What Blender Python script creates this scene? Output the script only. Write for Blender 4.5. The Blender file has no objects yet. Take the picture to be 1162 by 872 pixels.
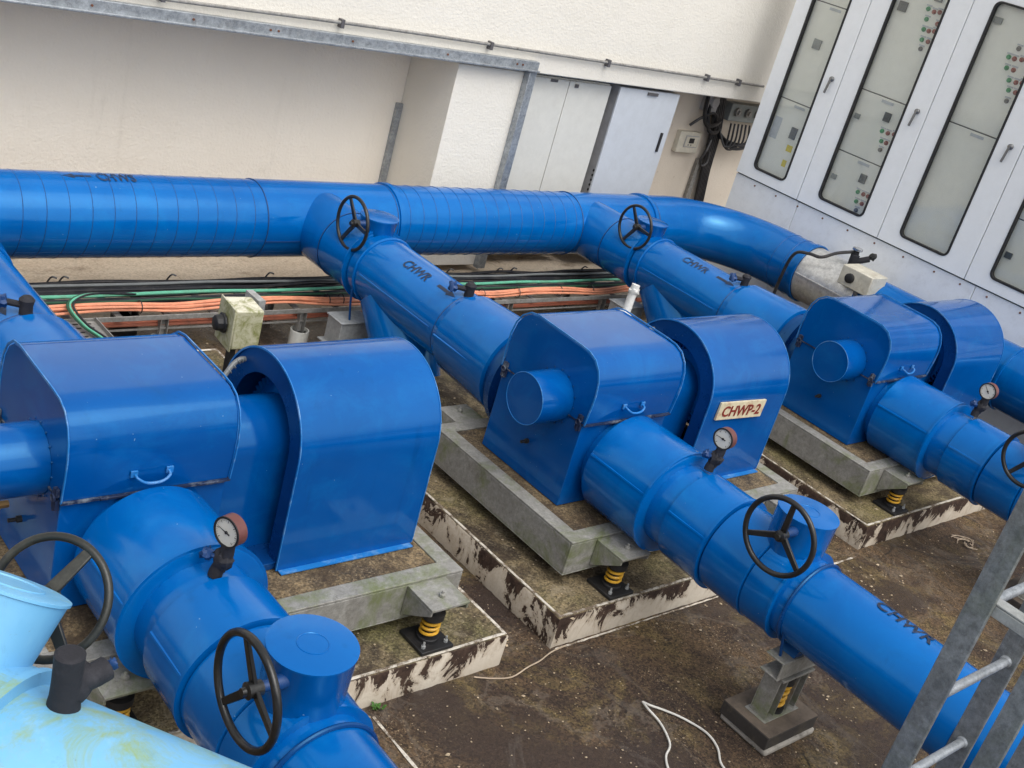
import bpy, bmesh, math, random
from mathutils import Vector, Matrix
random.seed(7)
PI = math.pi
scene = bpy.context.scene
COL = scene.collection
V = Vector

# ------------------------------------------------------------------ mesh collector
class MB:
    def __init__(s): s.v = []; s.f = []
    def add(s, vs, fs):
        n = len(s.v); s.v += [tuple(v) for v in vs]; s.f += [tuple(i + n for i in f) for f in fs]; return s
    def box(s, x0, x1, y0, y1, z0, z1, rot=None, piv=None):
        vs = [V((x, y, z)) for z in (z0, z1) for y in (y0, y1) for x in (x0, x1)]
        if rot is not None:
            p = V(piv) if piv else V(((x0+x1)/2, (y0+y1)/2, (z0+z1)/2))
            vs = [rot @ (v - p) + p for v in vs]
        return s.add(vs, [(0,2,3,1),(4,5,7,6),(0,1,5,4),(2,6,7,3),(0,4,6,2),(1,3,7,5)])
    def lathe(s, o, ax, prof, n=48, up=None, cap=True):
        o = V(o); a = V(ax).normalized()
        u = V(up) if up else (V((0,0,1)) if abs(a.z) < .9 else V((1,0,0)))
        u = (u - a*u.dot(a)).normalized(); w = a.cross(u)
        vs = []; fs = []
        for (t, r) in prof:
            for i in range(n):
                th = 2*PI*i/n; vs.append(o + a*t + (u*math.cos(th) + w*math.sin(th))*r)
        m = len(prof)
        for k in range(m-1):
            for i in range(n):
                j = (i+1) % n; fs.append((k*n+i, k*n+j, (k+1)*n+j, (k+1)*n+i))
        if cap:
            fs.append(tuple(range(n-1, -1, -1))); fs.append(tuple((m-1)*n+i for i in range(n)))
        return s.add(vs, fs)
    def tube(s, pts, r, n=8, sm=0, closed=False):
        pts = [V(p) for p in pts]
        if sm:
            q = []; N = len(pts)
            for i in range(N-1 if not closed else N):
                g = lambda k: pts[k % N] if closed else pts[max(0, min(N-1, k))]
                p0, p1, p2, p3 = g(i-1), g(i), g(i+1), g(i+2)
                for j in range(sm):
                    t = j/sm
                    q.append(.5*((2*p1)+(p2-p0)*t+(2*p0-5*p1+4*p2-p3)*t*t+(3*p1-p0-3*p2+p3)*t**3))
            if not closed: q.append(pts[-1])
            pts = q
        N = len(pts); vs = []; fs = []
        T = (pts[1]-pts[0]).normalized()
        u = T.orthogonal().normalized()
        for i, p in enumerate(pts):
            if closed: T = (pts[(i+1) % N]-pts[i-1]).normalized()
            else: T = (pts[min(i+1, N-1)]-pts[max(i-1, 0)]).normalized()
            u = (u - T*u.dot(T)).normalized(); w = T.cross(u)
            for k in range(n):
                th = 2*PI*k/n; vs.append(p+(u*math.cos(th)+w*math.sin(th))*r)
        for i in range(N if closed else N-1):
            for k in range(n):
                j = (k+1) % n; a = i*n; b = ((i+1) % N)*n; fs.append((a+k, a+j, b+j, b+k))
        if not closed:
            fs.append(tuple(range(n-1, -1, -1))); fs.append(tuple((N-1)*n+k for k in range(n)))
        return s.add(vs, fs)
    def torus(s, c, nrm, R, r, n=48, m=10):
        c = V(c); a = V(nrm).normalized(); u = a.orthogonal().normalized(); w = a.cross(u)
        return s.tube([c+(u*math.cos(2*PI*i/n)+w*math.sin(2*PI*i/n))*R for i in range(n)], r, m, closed=True)
    def prism(s, poly, ax, a0, a1):
        """poly: 2D points. ax 'x' -> (y,z); 'y' -> (x,z); 'z' -> (x,y)"""
        def P(p, a): return {'x': (a, p[0], p[1]), 'y': (p[0], a, p[1]), 'z': (p[0], p[1], a)}[ax]
        n = len(poly)
        vs = [P(p, a0) for p in poly]+[P(p, a1) for p in poly]
        fs = [tuple(range(n-1, -1, -1)), tuple(range(n, 2*n))]+[(i, (i+1) % n, n+(i+1) % n, n+i) for i in range(n)]
        return s.add(vs, fs)
    def strip(s, path, ax, a0, a1, th):
        """open sheet of thickness th following a 2D path, extruded along ax"""
        n = len(path); inner = []
        for i, p in enumerate(path):
            a = path[max(0, i-1)]; b = path[min(n-1, i+1)]
            d = V((b[0]-a[0], b[1]-a[1])).normalized(); inner.append((p[0]-d.y*th, p[1]+d.x*th))
        def P(p, a): return {'x': (a, p[0], p[1]), 'y': (p[0], a, p[1]), 'z': (p[0], p[1], a)}[ax]
        vs = [P(p, a0) for p in path]+[P(p, a1) for p in path]+[P(p, a0) for p in inner]+[P(p, a1) for p in inner]
        fs = []
        for i in range(n-1):
            fs += [(i, i+1, n+i+1, n+i), (2*n+i, 3*n+i, 3*n+i+1, 2*n+i+1), (i, 2*n+i, 2*n+i+1, i+1), (n+i, n+i+1, 3*n+i+1, 3*n+i)]
        fs += [(0, n, 3*n, 2*n), (n-1, 3*n-1, 4*n-1, 2*n-1)]
        return s.add(vs, fs)
    def blob(s, c, r, sc=(1,1,1), amp=.15, seed=0, n=10):
        rnd = random.Random(seed); vs = []; fs = []; c = V(c); m = 2*n
        for i in range(n+1):
            for j in range(m):
                th = PI*i/n; ph = 2*PI*j/m
                k = r*(1+rnd.uniform(-amp, amp)) if 0 < i < n else r
                vs.append(c+V((math.sin(th)*math.cos(ph)*k*sc[0], math.sin(th)*math.sin(ph)*k*sc[1], math.cos(th)*k*sc[2])))
        for i in range(n):
            for j in range(m):
                q = (j+1) % m; fs.append((i*m+j, (i+1)*m+j, (i+1)*m+q, i*m+q))
        return s.add(vs, fs)

ROOT = {}
def obj(name, mb, mat, parent=None, bev=0, ang=32, smooth=True):
    o0 = V((0,0,0)); r = parent
    while r is not None and r.parent is not None: r = r.parent
    if r is not None: o0 = ROOT.get(r.name, V((0,0,0)))
    me = bpy.data.meshes.new(name)
    me.from_pydata([tuple(V(v)-o0) for v in mb.v], [], mb.f)
    bm = bmesh.new(); bm.from_mesh(me)
    bmesh.ops.remove_doubles(bm, verts=bm.verts, dist=1e-5)
    bmesh.ops.recalc_face_normals(bm, faces=bm.faces); bm.to_mesh(me); bm.free()
    if smooth:
        me.polygons.foreach_set('use_smooth', [True]*len(me.polygons)); me.set_sharp_from_angle(angle=math.radians(ang))
    me.materials.append(M[mat])
    o = bpy.data.objects.new(name, me); COL.objects.link(o)
    if parent is not None: o.parent = parent
    if bev:
        b = o.modifiers.new('bevel', 'BEVEL'); b.width = bev; b.segments = 2; b.limit_method = 'ANGLE'; b.angle_limit = math.radians(40); b.harden_normals = False
    return o
def tag(o, label=None, cat=None, group=None, kind=None):
    if label: o['label'] = label
    if cat: o['category'] = cat
    if group: o['group'] = group
    if kind: o['kind'] = kind
    return o
def thing(name, loc, label, cat, group=None):
    o = bpy.data.objects.new(name, None); COL.objects.link(o); o.location = loc; o.empty_display_size = .1
    ROOT[o.name] = V(loc); return tag(o, label, cat, group)
def copy_tree(o, dx, label=None, keep=lambda c: True, d=None):
    def rec(a, par):
        c = a.copy(); COL.objects.link(c); c.parent = par
        for ch in list(a.children):
            if keep(ch): rec(ch, c)
        return c
    c = rec(o, None); c.location = o.location + (V(d) if d else V((dx, 0, 0)))
    if label: c['label'] = label
    ROOT[c.name] = V(c.location)
    return c

# ------------------------------------------------------------------ materials
M = {}
class NT:
    def __init__(s, name):
        m = bpy.data.materials.new(name); m.use_nodes = True; s.m = m; s.t = m.node_tree; s.t.nodes.clear()
        s.out = s.n('ShaderNodeOutputMaterial'); s.p = s.n('ShaderNodeBsdfPrincipled'); s.l(s.p.outputs[0], s.out.inputs[0])
        s.geo = s.n('ShaderNodeNewGeometry'); s.pos = s.geo.outputs['Position']; M[name] = m
    def n(s, t, **k):
        q = s.t.nodes.new(t)
        for a, b in k.items(): setattr(q, a, b)
        return q
    def l(s, a, b): s.t.links.new(a, b)
    def set(s, sock, v):
        if hasattr(v, 'links') or hasattr(v, 'is_linked'): s.l(v, sock)
        else: sock.default_value = v
    def scale(s, sc):
        q = s.n('ShaderNodeVectorMath', operation='MULTIPLY'); s.l(s.pos, q.inputs[0]); q.inputs[1].default_value = sc; return q.outputs[0]
    def noise(s, sc, det=6, rough=.6, vec=None, dist=0):
        q = s.n('ShaderNodeTexNoise'); q.inputs['Scale'].default_value = sc; q.inputs['Detail'].default_value = det
        q.inputs['Roughness'].default_value = rough; q.inputs['Distortion'].default_value = dist
        s.l(vec or s.pos, q.inputs['Vector']); return q.outputs['Fac']
    def vor(s, sc, vec=None, feat='F1', out='Distance'):
        q = s.n('ShaderNodeTexVoronoi'); q.feature = feat; q.inputs['Scale'].default_value = sc; s.l(vec or s.pos, q.inputs['Vector']); return q.outputs[out]
    def ramp(s, fac, a, b, lo=0., hi=1.):
        q = s.n('ShaderNodeMapRange'); s.l(fac, q.inputs[0]); q.inputs[1].default_value = a; q.inputs[2].default_value = b
        q.inputs[3].default_value = lo; q.inputs[4].default_value = hi; return q.outputs[0]
    def math(s, op, a, b=0.):
        q = s.n('ShaderNodeMath', operation=op); s.set(q.inputs[0], a); s.set(q.inputs[1], b); return q.outputs[0]
    def mix(s, fac, a, b):
        q = s.n('ShaderNodeMix', data_type='RGBA'); s.set(q.inputs[0], fac)
        for i, c in ((6, a), (7, b)):
            if isinstance(c, tuple): q.inputs[i].default_value = (*c, 1)
            else: s.l(c, q.inputs[i])
        return q.outputs[2]
    def sep(s, v, i):
        q = s.n('ShaderNodeSeparateXYZ'); s.l(v, q.inputs[0]); return q.outputs[i]
    def bump(s, h, st=.3, d=.01, prev=None):
        q = s.n('ShaderNodeBump'); q.inputs['Strength'].default_value = st; q.inputs['Distance'].default_value = d; s.l(h, q.inputs['Height'])
        if prev: s.l(prev, q.inputs['Normal'])
        return q.outputs[0]
    def noise_warp(s, amt):
        q = s.n('ShaderNodeTexNoise'); q.inputs['Scale'].default_value = 3; q.inputs['Detail'].default_value = 6; s.l(s.pos, q.inputs['Vector'])
        m = s.n('ShaderNodeVectorMath', operation='SCALE'); s.l(q.outputs['Color'], m.inputs[0]); m.inputs['Scale'].default_value = amt
        a = s.n('ShaderNodeVectorMath', operation='ADD'); s.l(s.pos, a.inputs[0]); s.l(m.outputs[0], a.inputs[1]); return a.outputs[0]
    def grit(s, c, sc=110, lo=.45, hi=1.6):
        q = s.vor(sc, out='Color'); v = s.ramp(s.sep(q, 0), 0, 1, lo, hi)
        m = s.n('ShaderNodeVectorMath', operation='SCALE'); s.l(c, m.inputs[0]); s.l(v, m.inputs['Scale']); return m.outputs[0]
    def fin(s, col=None, rough=None, nrm=None, metal=None, spec=None, coat=None):
        if col is not None: s.set(s.p.inputs['Base Color'], (*col, 1) if isinstance(col, tuple) else col)
        if rough is not None: s.set(s.p.inputs['Roughness'], rough)
        if nrm is not None: s.l(nrm, s.p.inputs['Normal'])
        if metal is not None: s.set(s.p.inputs['Metallic'], metal)
        if spec is not None: s.p.inputs['Specular IOR Level'].default_value = spec
        if coat is not None: s.p.inputs['Coat Weight'].default_value = coat

def blue(name, base, dark, lite, rlo=.16, rhi=.42, bstr=.35):
    t = NT(name)
    a = t.ramp(t.noise(1.6, 4, .55, dist=.4), .35, .68)
    c = t.mix(a, dark, base)
    b = t.ramp(t.noise(5.0, 9, .72, dist=.5), .50, .74, 0, .45); c = t.mix(b, c, lite)
    st = t.ramp(t.noise(16, 5, .65, vec=t.scale((1, 1, .10))), .60, .74, 0, .30); c = t.mix(st, c, tuple(x*.62 for x in dark))
    gd = t.ramp(t.noise(3.1, 10, .82, dist=.8), .58, .74, 0, .22); c = t.mix(gd, c, (.008, .05, .12))
    sc = t.ramp(t.noise(120, 4, .7, vec=t.scale((1, 1, .5))), .70, .74, 0, .45); c = t.mix(sc, c, tuple(x*.45 for x in dark))
    ch = t.ramp(t.noise(70, 2, .5), .775, .79, 0, .6); c = t.mix(ch, c, (.30, .48, .62))
    r = t.ramp(t.noise(4, 6, .7), .3, .75, rlo, rhi)
    n1 = t.bump(t.noise(3.2, 2, .45), bstr, .012); n2 = t.bump(t.noise(80, 3, .6), .07, .002, n1)
    t.fin(c, r, n2, spec=.8); t.p.inputs['Specular Tint'].default_value = (.30, .74, 1, 1)
blue('paint_blue', (.0001, .118, .42), (.0001, .090, .345), (.001, .17, .49), .09, .24, .30)
blue('paint_blue_cover', (.0001, .084, .335), (.0001, .064, .27), (.001, .135, .42), .07, .18, .20)
blue('paint_blue_dark', (.002, .048, .20), (.002, .03, .13), (.01, .07, .26), .2, .4)
# old oxidised light blue paint with moss and rust
t = NT('paint_light_blue')
c = t.mix(t.ramp(t.noise(3, 6, .65), .35, .7), (.14, .40, .66), (.19, .46, .70))
c = t.mix(t.ramp(t.noise(14, 8, .75, vec=t.scale((1, 1, .25))), .56, .74, 0, .4), c, (.36, .60, .74)); c = t.mix(t.ramp(t.noise(24, 8, .75, vec=t.scale((1, 1, .12))), .56, .68, 0, .4), c, (.10, .26, .38))
ms = t.math('MULTIPLY', t.ramp(t.noise(5.0, 8, .75, dist=.8), .47, .62), t.ramp(t.sep(t.geo.outputs['Normal'], 2), .3, .9))
c = t.mix(t.math('MULTIPLY', ms, .8), c, (.26, .36, .10))
c = t.mix(t.ramp(t.noise(9, 9, .8, dist=1), .63, .67, 0, .9), c, (.14, .05, .03)); c = t.mix(t.ramp(t.noise(16, 9, .8), .55, .7, 0, .4), c, (.28, .42, .42))
t.fin(c, t.ramp(t.noise(6, 5), .3, .7, .28, .6), t.bump(t.noise(60, 4), .2, .003))
# rendered wall
t = NT('render_cream')
c = t.mix(t.ramp(t.noise(.8, 5, .6), .3, .7), (.88, .80, .69), (.92, .85, .75))
c = t.mix(t.ramp(t.noise(4, 10, .75, vec=t.scale((1, 1, .35))), .60, .82, 0, .35), c, (.42, .37, .29))
c = t.mix(t.ramp(t.noise(45, 3), .74, .78, 0, .5), c, (.25, .21, .16)); c = t.mix(t.math('MULTIPLY', t.ramp(t.noise(9, 7, .7, vec=t.scale((1, 1, .06))), .56, .72, 0, .13), t.ramp(t.noise(1.2, 4), .45, .6)), c, (.45, .38, .28))
t.fin(c, .85, t.bump(t.noise(48, 5, .65), .65, .012, t.bump(t.noise(7, 3), .2, .03)), spec=.2)
t = NT('render_upper')
c = t.mix(t.ramp(t.noise(.8, 5, .6), .3, .7), (.78, .74, .66), (.83, .79, .71))
c = t.mix(t.ramp(t.noise(3, 10, .75, vec=t.scale((1, 1, .3))), .62, .85, 0, .3), c, (.5, .45, .36))
t.fin(c, .85, t.bump(t.noise(46, 5, .65), .5, .012, t.bump(t.noise(6, 3), .2, .03)), spec=.2)
t = NT('render_tan')
c = t.mix(t.ramp(t.noise(1.5, 6, .65), .3, .7), (.68, .60, .50), (.75, .67, .57))
c = t.mix(t.ramp(t.noise(20, 6, .7), .62, .75, 0, .5), c, (.30, .20, .12))
t.fin(c, .8, t.bump(t.noise(50, 5), .4, .008), spec=.2)
# ground
t = NT('ground_concrete')
a = t.ramp(t.noise(1.1, 9, .7, dist=.6), .42, .60)
c = t.mix(a, (.046, .028, .018), (.118, .074, .038))
c = t.mix(t.ramp(t.noise(1.9, 10, .75, dist=.9), .50, .66, 0, .8), c, (.185, .135, .050))
c = t.mix(t.ramp(t.noise(12, 10, .85, dist=.3), .50, .64, 0, .75), c, (.024, .015, .011))
c = t.grit(c, 115, .35, 1.6)
c = t.mix(t.math('MULTIPLY', t.ramp(t.noise(75, 4, .7), .58, .66), t.ramp(t.noise(2.6, 7, .7, dist=.5), .46, .60)), c, (.40, .30, .18))
spk = t.math('MULTIPLY', t.ramp(t.vor(85), .12, .22, 1, 0), t.ramp(t.noise(3.3, 6, .7), .50, .62))
c = t.mix(t.math('MULTIPLY', spk, .85), c, (.48, .38, .27))
wf = t.noise(.72, 7, .65, dist=.5)
c = t.mix(t.ramp(wf, .50, .57, 0, .80), c, (.034, .021, .017)); cr = t.vor(.55, vec=t.noise_warp(.25), feat='DISTANCE_TO_EDGE'); c = t.mix(t.math('MULTIPLY', t.ramp(cr, .0, .006, 1, 0), t.ramp(t.noise(1.7, 4), .48, .55)), c, (.012, .009, .008)); td = t.ramp(t.math('ABSOLUTE', t.math('SUBTRACT', wf, .495)), .0, .012, .35, 0); c = t.mix(td, c, (.20, .16, .12))
c = t.mix(t.math('MULTIPLY', t.ramp(t.noise(.9, 5, .6, vec=t.scale((1.4, .7, 1)), dist=1.5), .55, .57), t.ramp(t.noise(.9, 5, .6, vec=t.scale((1.4, .7, 1)), dist=1.5), .59, .575, 0, .22)), c, (.15, .13, .11))
t.fin(c, t.ramp(wf, .47, .56, .8, .18), t.bump(t.noise(70, 8, .8), .8, .010, t.bump(t.noise(5, 5), .35, .03)), spec=.4)
t = NT('apron_concrete')
c = t.mix(t.ramp(t.noise(1.4, 8, .7, vec=t.scale((.5, 1, 1)), dist=.5), .3, .7), (.40, .32, .235), (.54, .46, .36))
c = t.mix(t.ramp(t.noise(2.2, 9, .75, dist=1), .55, .68, 0, .85), c, (.15, .105, .065))
c = t.mix(t.ramp(t.noise(40, 5, .7), .6, .75, 0, .4), c, (.50, .44, .36)); c = t.grit(c, 90, .8, 1.15)
t.fin(c, .6, t.bump(t.noise(50, 5), .4, .008))
# pads: cream paint peeling from the sides, moss and dirt on the top
t = NT('pad_concrete')
top = t.mix(t.ramp(t.noise(3.5, 10, .75, dist=.7), .38, .62), (.038, .028, .018), (.19, .145, .080))
top = t.mix(t.ramp(t.noise(1.8, 8, .7), .48, .66, 0, .75), top, (.13, .125, .045))
top = t.mix(t.ramp(t.noise(70, 5, .8), .54, .68, 0, .7), top, (.31, .26, .18))
top = t.mix(t.ramp(t.noise(34, 7, .8), .55, .70, 0, .7), top, (.020, .016, .012))
top = t.mix(t.ramp(t.noise(.9, 6, .7), .5, .62, 0, .45), top, (.20, .15, .07)); top = t.grit(top, 120, .5, 1.55); top = t.mix(t.ramp(t.noise(2.4, 9, .75, dist=1), .50, .60, 0, .72), top, (.030, .019, .013)); top = t.mix(t.ramp(t.noise(6, 10, .8, dist=.6), .54, .62, 0, .55), top, (.30, .25, .17))
z = t.sep(t.pos, 2)
side = t.mix(t.ramp(t.noise(5, 6), .3, .7), (.50, .43, .34), (.60, .54, .45))
side = t.mix(t.ramp(t.noise(18, 8, .8, vec=t.scale((1, 1, .4))), .5, .75, 0, .5), side, (.28, .22, .16))
pk = t.math('ADD', t.math('ADD', t.noise(7.5, 8, .72, vec=t.scale((1, 1, .6)), dist=.6), t.ramp(t.noise(1.3, 3), .3, .7, -.07, .07)), t.ramp(z, .02, .165, -.075, .065))
side = t.mix(t.ramp(pk, .42, .505, 0, .55), side, (.34, .26, .18)); side = t.mix(t.ramp(pk, .505, .52), side, t.mix(t.ramp(t.noise(20, 8, .8), .4, .65), (.022, .012, .009), (.075, .045, .030)))
nz = t.sep(t.geo.outputs['Normal'], 2)
c = t.mix(t.ramp(nz, .55, .8), side, top)
t.fin(c, .75, t.bump(t.ramp(pk, .49, .52, 1, 0), .5, .006, t.bump(t.noise(70, 5), .4, .008)), spec=.3)
t = NT('edge_paint')
c = t.mix(t.ramp(t.noise(9, 8, .8), .46, .56), (.60, .55, .47), (.15, .11, .075))
t.fin(c, .8, t.bump(t.noise(70, 4), .4, .004))
t = NT('infill_concrete')
c = t.mix(t.ramp(t.noise(5, 9, .75), .38, .62), (.050, .034, .020), (.215, .15, .075))
c = t.mix(t.ramp(t.noise(80, 5, .8), .52, .7, 0, .7), c, (.30, .25, .17))
c = t.mix(t.ramp(t.noise(26, 8, .8), .53, .66, 0, .8), c, (.022, .018, .014))
c = t.grit(c, 130, .5, 1.5); c = t.mix(t.ramp(t.noise(4, 9, .78, dist=.8), .50, .60, 0, .75), c, (.040, .024, .012)); t.fin(c, .8, t.bump(t.noise(80, 5), .6, .008))
# metals
def galv(name, a, b, rough=(.35, .6), moss=.0, metal=.55):
    t = NT(name)
    c = t.mix(t.ramp(t.noise(30, 8, .85, dist=.15), .38, .62), tuple(x*.8 for x in a), b)
    c = t.mix(t.ramp(t.noise(7, 8, .7), .4, .75, 0, .5), c, tuple(x*.55 for x in a))
    if moss: c = t.mix(t.ramp(t.noise(3.2, 8, .75, dist=.6), .5, .64, 0, moss), c, (.14, .17, .05))
    c = t.mix(t.ramp(t.noise(28, 8, .8), .58, .72, 0, .7), c, (.07, .05, .035)); c = t.mix(t.ramp(t.noise(6, 9, .8, vec=t.scale((1, 1, .5))), .54, .70, 0, .45), c, (.10, .08, .055))
    t.fin(c, t.ramp(t.noise(12, 5), .3, .7, *rough), t.bump(t.noise(40, 4), .15, .003), metal=metal)
galv('galvanised', (.32, .35, .38), (.50, .53, .56))
galv('frame_steel', (.27, .26, .235), (.37, .36, .33), (.5, .75), .75, .15)
galv('frame_clean', (.36, .37, .37), (.46, .47, .47), (.45, .65), .1, .25)
galv('tray_steel', (.26, .25, .23), (.38, .37, .35), (.45, .7), 0, .3)
galv('ladder_steel', (.20, .21, .215), (.34, .355, .36), (.35, .6), .25, .45)
galv('silver_cladding', (.66, .66, .65), (.80, .80, .78), (.28, .5), 0, .6)
def plain(name, col, rough=.5, metal=0., var=.15, bs=.1, sc=12, spec=None, dirt=None):
    t = NT(name)
    c = t.mix(t.ramp(t.noise(sc, 6, .65), .3, .7), tuple(x*(1-var) for x in col), tuple(min(1, x*(1+var)) for x in col))
    if dirt: c = t.mix(t.ramp(t.noise(9, 9, .8), .5, .66, 0, dirt[1]), c, dirt[0])
    t.fin(c, rough, t.bump(t.noise(60, 4), bs, .003), metal=metal, spec=spec)
plain('black_rubber', (.012, .012, .013), .55, dirt=((.07, .06, .05), .35), bs=.3)
plain('black_foam', (.012, .012, .017), .8, bs=.9, dirt=((.05, .05, .06), .5))
plain('wheel_black', (.014, .014, .014), .28, dirt=((.07, .06, .05), .3), bs=.25)
plain('wheel_worn', (.018, .019, .016), .38, dirt=((.16, .15, .11), .22), bs=.3)
plain('cable_black', (.014, .014, .017), .38, dirt=((.10, .09, .08), .5))
plain('cable_grey', (.16, .17, .17), .45)
plain('cable_green', (.12, .42, .27), .4, dirt=((.14, .18, .12), .6))
plain('cable_dark_green', (.015, .07, .035), .4)
plain('cable_copper', (.70, .28, .16), .42, dirt=((.30, .13, .08), .45))
plain('cable_white', (.62, .60, .55), .5)
plain('string_tan', (.42, .33, .24), .8)
plain('dark_seam', (.004, .04, .15), .5)
plain('soft_seam', (.001, .075, .28), .4)
plain('ink_faded', (.008, .015, .035), .6, dirt=((.001, .11, .38), .62))
plain('switch_grey', (.84, .86, .87), .34, var=.02, bs=.03, dirt=((.74, .75, .75), .25))
plain('plinth_grey', (.80, .82, .84), .42, var=.03, bs=.03, dirt=((.56, .56, .56), .3))
plain('mount_plate', (.88, .88, .80), .4, var=.03, bs=.02)
plain('cab_cream', (.66, .65, .60), .42, var=.04, bs=.04, dirt=((.55, .53, .48), .3))
plain('cab_white', (.55, .58, .62), .42, var=.04, bs=.04, dirt=((.45, .46, .48), .3))
plain('cab_dark', (.10, .095, .10), .5)
plain('cab_side', (.40, .39, .39), .45)
t = NT('isolator_plastic')
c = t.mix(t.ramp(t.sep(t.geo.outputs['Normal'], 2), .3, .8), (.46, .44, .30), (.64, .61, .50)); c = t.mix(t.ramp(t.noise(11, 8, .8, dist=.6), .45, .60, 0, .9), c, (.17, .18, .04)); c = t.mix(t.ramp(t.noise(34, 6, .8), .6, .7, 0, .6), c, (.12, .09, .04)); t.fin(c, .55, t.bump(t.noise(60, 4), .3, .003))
plain('cream_plastic', (.62, .58, .48), .45)
plain('yellow_spring', (.66, .36, .03), .4, dirt=((.12, .05, .02), .3))
plain('gauge_case', (.13, .045, .04), .45, dirt=((.20, .1, .08), .4))
plain('dial_white', (.66, .65, .60), .4, var=.05)
plain('ink_black', (.015, .014, .016), .6)
plain('ink_red', (.20, .02, .012), .6, dirt=((.04, .012, .01), .7))
plain('plate_cream', (.62, .55, .38), .5, dirt=((.36, .12, .04), .9), sc=30)
plain('pipe_white', (.62, .62, .58), .5, dirt=((.32, .29, .23), .5))
plain('plaster_white', (.68, .68, .66), .85, bs=.8, dirt=((.32, .29, .25), .5))
plain('brass', (.45, .26, .10), .4, .7)
plain('chrome', (.6, .6, .6), .22, .9)
plain('cream_dirty', (.58, .55, .46), .5, dirt=((.30, .25, .16), .6))
plain('ink_worn', (.012, .022, .05), .6, dirt=((.001, .11, .38), .8))
plain('handle_metal', (.22, .22, .22), .3, .8)
plain('rust', (.16, .06, .03), .7)
plain('btn_green', (.03, .30, .12), .35)
plain('btn_red', (.30, .07, .05), .35)
plain('btn_grey', (.16, .16, .15), .35)
plain('meter_dark', (.10, .11, .11), .35)
plain('meter_grey', (.25, .27, .26), .4)
plain('sticker_yellow', (.72, .58, .03), .5)
plain('paper', (.55, .58, .60), .6)
plain('chips', (.42, .33, .22), .8, var=.5, sc=30)
plain('leaf_green', (.05, .14, .02), .5)
plain('block_dark', (.035, .03, .027), .75, dirt=((.10, .08, .05), .6), bs=.5)
plain('block_top', (.13, .10, .075), .8, var=.3, dirt=((.06, .045, .035), .7), bs=.5)
plain('edge_worn', (.012, .16, .46), .35, dirt=((.30, .46, .60), .55))
plain('seam_worn', (.006, .015, .05), .6, dirt=((.40, .44, .46), .45))
plain('cable_copper_shaded', (.36, .11, .06), .5, dirt=((.12, .06, .04), .6))  # orange sheath with the shade below the tray put into its colour, plus dirt
plain('plaster_dirty', (.35, .32, .28), .85, bs=.8, dirt=((.06, .05, .04), .8))
# glass pane: real dielectric-like sheet (clear with grazing reflections)
t = NT('pane_glass'); tr = t.n('ShaderNodeBsdfTransparent'); tr.inputs[0].default_value = (.98, .985, .98, 1)
gl = t.n('ShaderNodeBsdfGlossy'); gl.inputs['Roughness'].default_value = .06; gl.inputs['Color'].default_value = (1, 1, 1, 1)
fr = t.n('ShaderNodeFresnel'); fr.inputs[0].default_value = 1.5; mx = t.n('ShaderNodeMixShader')
t.l(t.math('MULTIPLY', fr.outputs[0], .7), mx.inputs[0]); t.l(tr.outputs[0], mx.inputs[1]); t.l(gl.outputs[0], mx.inputs[2]); t.l(mx.outputs[0], t.out.inputs[0])

# ------------------------------------------------------------------ ground
g = MB(); g.add([(-40, -40, 0), (60, -40, 0), (60, 60, 0), (-40, 60, 0)], [(0, 1, 2, 3)])
tag(obj('ground', g, 'ground_concrete'), kind='structure')
g = MB()
edge = [(-3, 6.36), (1, 6.33), (3, 6.37), (5, 6.34), (7, 6.36), (8.2, 6.35), (9.05, 6.34)]
g.add([(x, y, .004) for x, y in edge]+[(9.05, 7.62, .004), (-3, 7.62, .004)], [tuple(range(len(edge)+2))])
tag(obj('ground_apron', g, 'apron_concrete'), kind='structure')

# ------------------------------------------------------------------ building wall
wall = thing('building_wall', (4, 7.3, 0), 'cream textured render wall with recessed bay and pier, running behind the long blue pipe', 'wall')
g = MB(); g.box(-3, 12, 7.0, 7.6, 1.735, 4.6)
obj('upper_wall', g, 'render_upper', wall, .01)
g = MB(); g.box(-3, 5.775, 7.6, 7.75, 0, 1.733); g.box(-3, -2.8, 7.0, 7.598, 0, 1.733)
obj('recess_wall', g, 'render_cream', wall)
g = MB(); g.box(5.777, 6.50, 7.0, 7.75, .06, 1.733)
obj('pier', g, 'render_upper', wall, .006)
g = MB(); g.box(6.502, 12, 7.48, 7.7, 0, 1.733)
obj('rear_wall', g, 'render_tan', wall)
fr_ = thing('galvanised_trim', (6.5, 6.98, 0), 'galvanised steel angle running along the wall bay top and down the pier edge', 'metal trim')
g = MB(); g.box(-1, 6.535, 6.945, 6.998, 1.765, 1.835); g.box(-1, 6.535, 6.915, 6.944, 1.758, 1.772)
obj('top_angle', g, 'galvanised', fr_, .003)
g = MB(); g.box(6.455, 6.535, 6.945, 6.998, .05, 1.763); g.box(6.445, 6.454, 6.93, 6.998, .05, 1.75)
obj('side_angle', g, 'galvanised', fr_, .003)
g = MB()
for x in [2.9, 3.55, 4.1, 4.16, 4.75, 5.6, 6.3, 6.36]: g.lathe((x, 6.945, 1.80), (0, -1, 0), [(0, .008), (.006, .008)], 8)
obj('screw', g, 'rust', fr_)
g = MB(); g.box(5.72, 5.774, 7.565, 7.598, .02, 1.235)
tag(obj('corner_angle', g, 'galvanised'), 'short grey steel strip standing in the inner corner of the wall recess', 'metal strip')
cd = thing('wall_conduit', (6, 6.97, 1.9), 'thin grey conduit clipped along the upper cream wall', 'conduit')
g = MB(); g.tube([(1.5, 6.97, 1.875), (3.4, 6.97, 1.893), (5, 6.968, 1.914), (7, 6.97, 1.91), (9.5, 6.97, 1.904)], .012, 10, 6)
obj('tube', g, 'tray_steel', cd)
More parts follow.
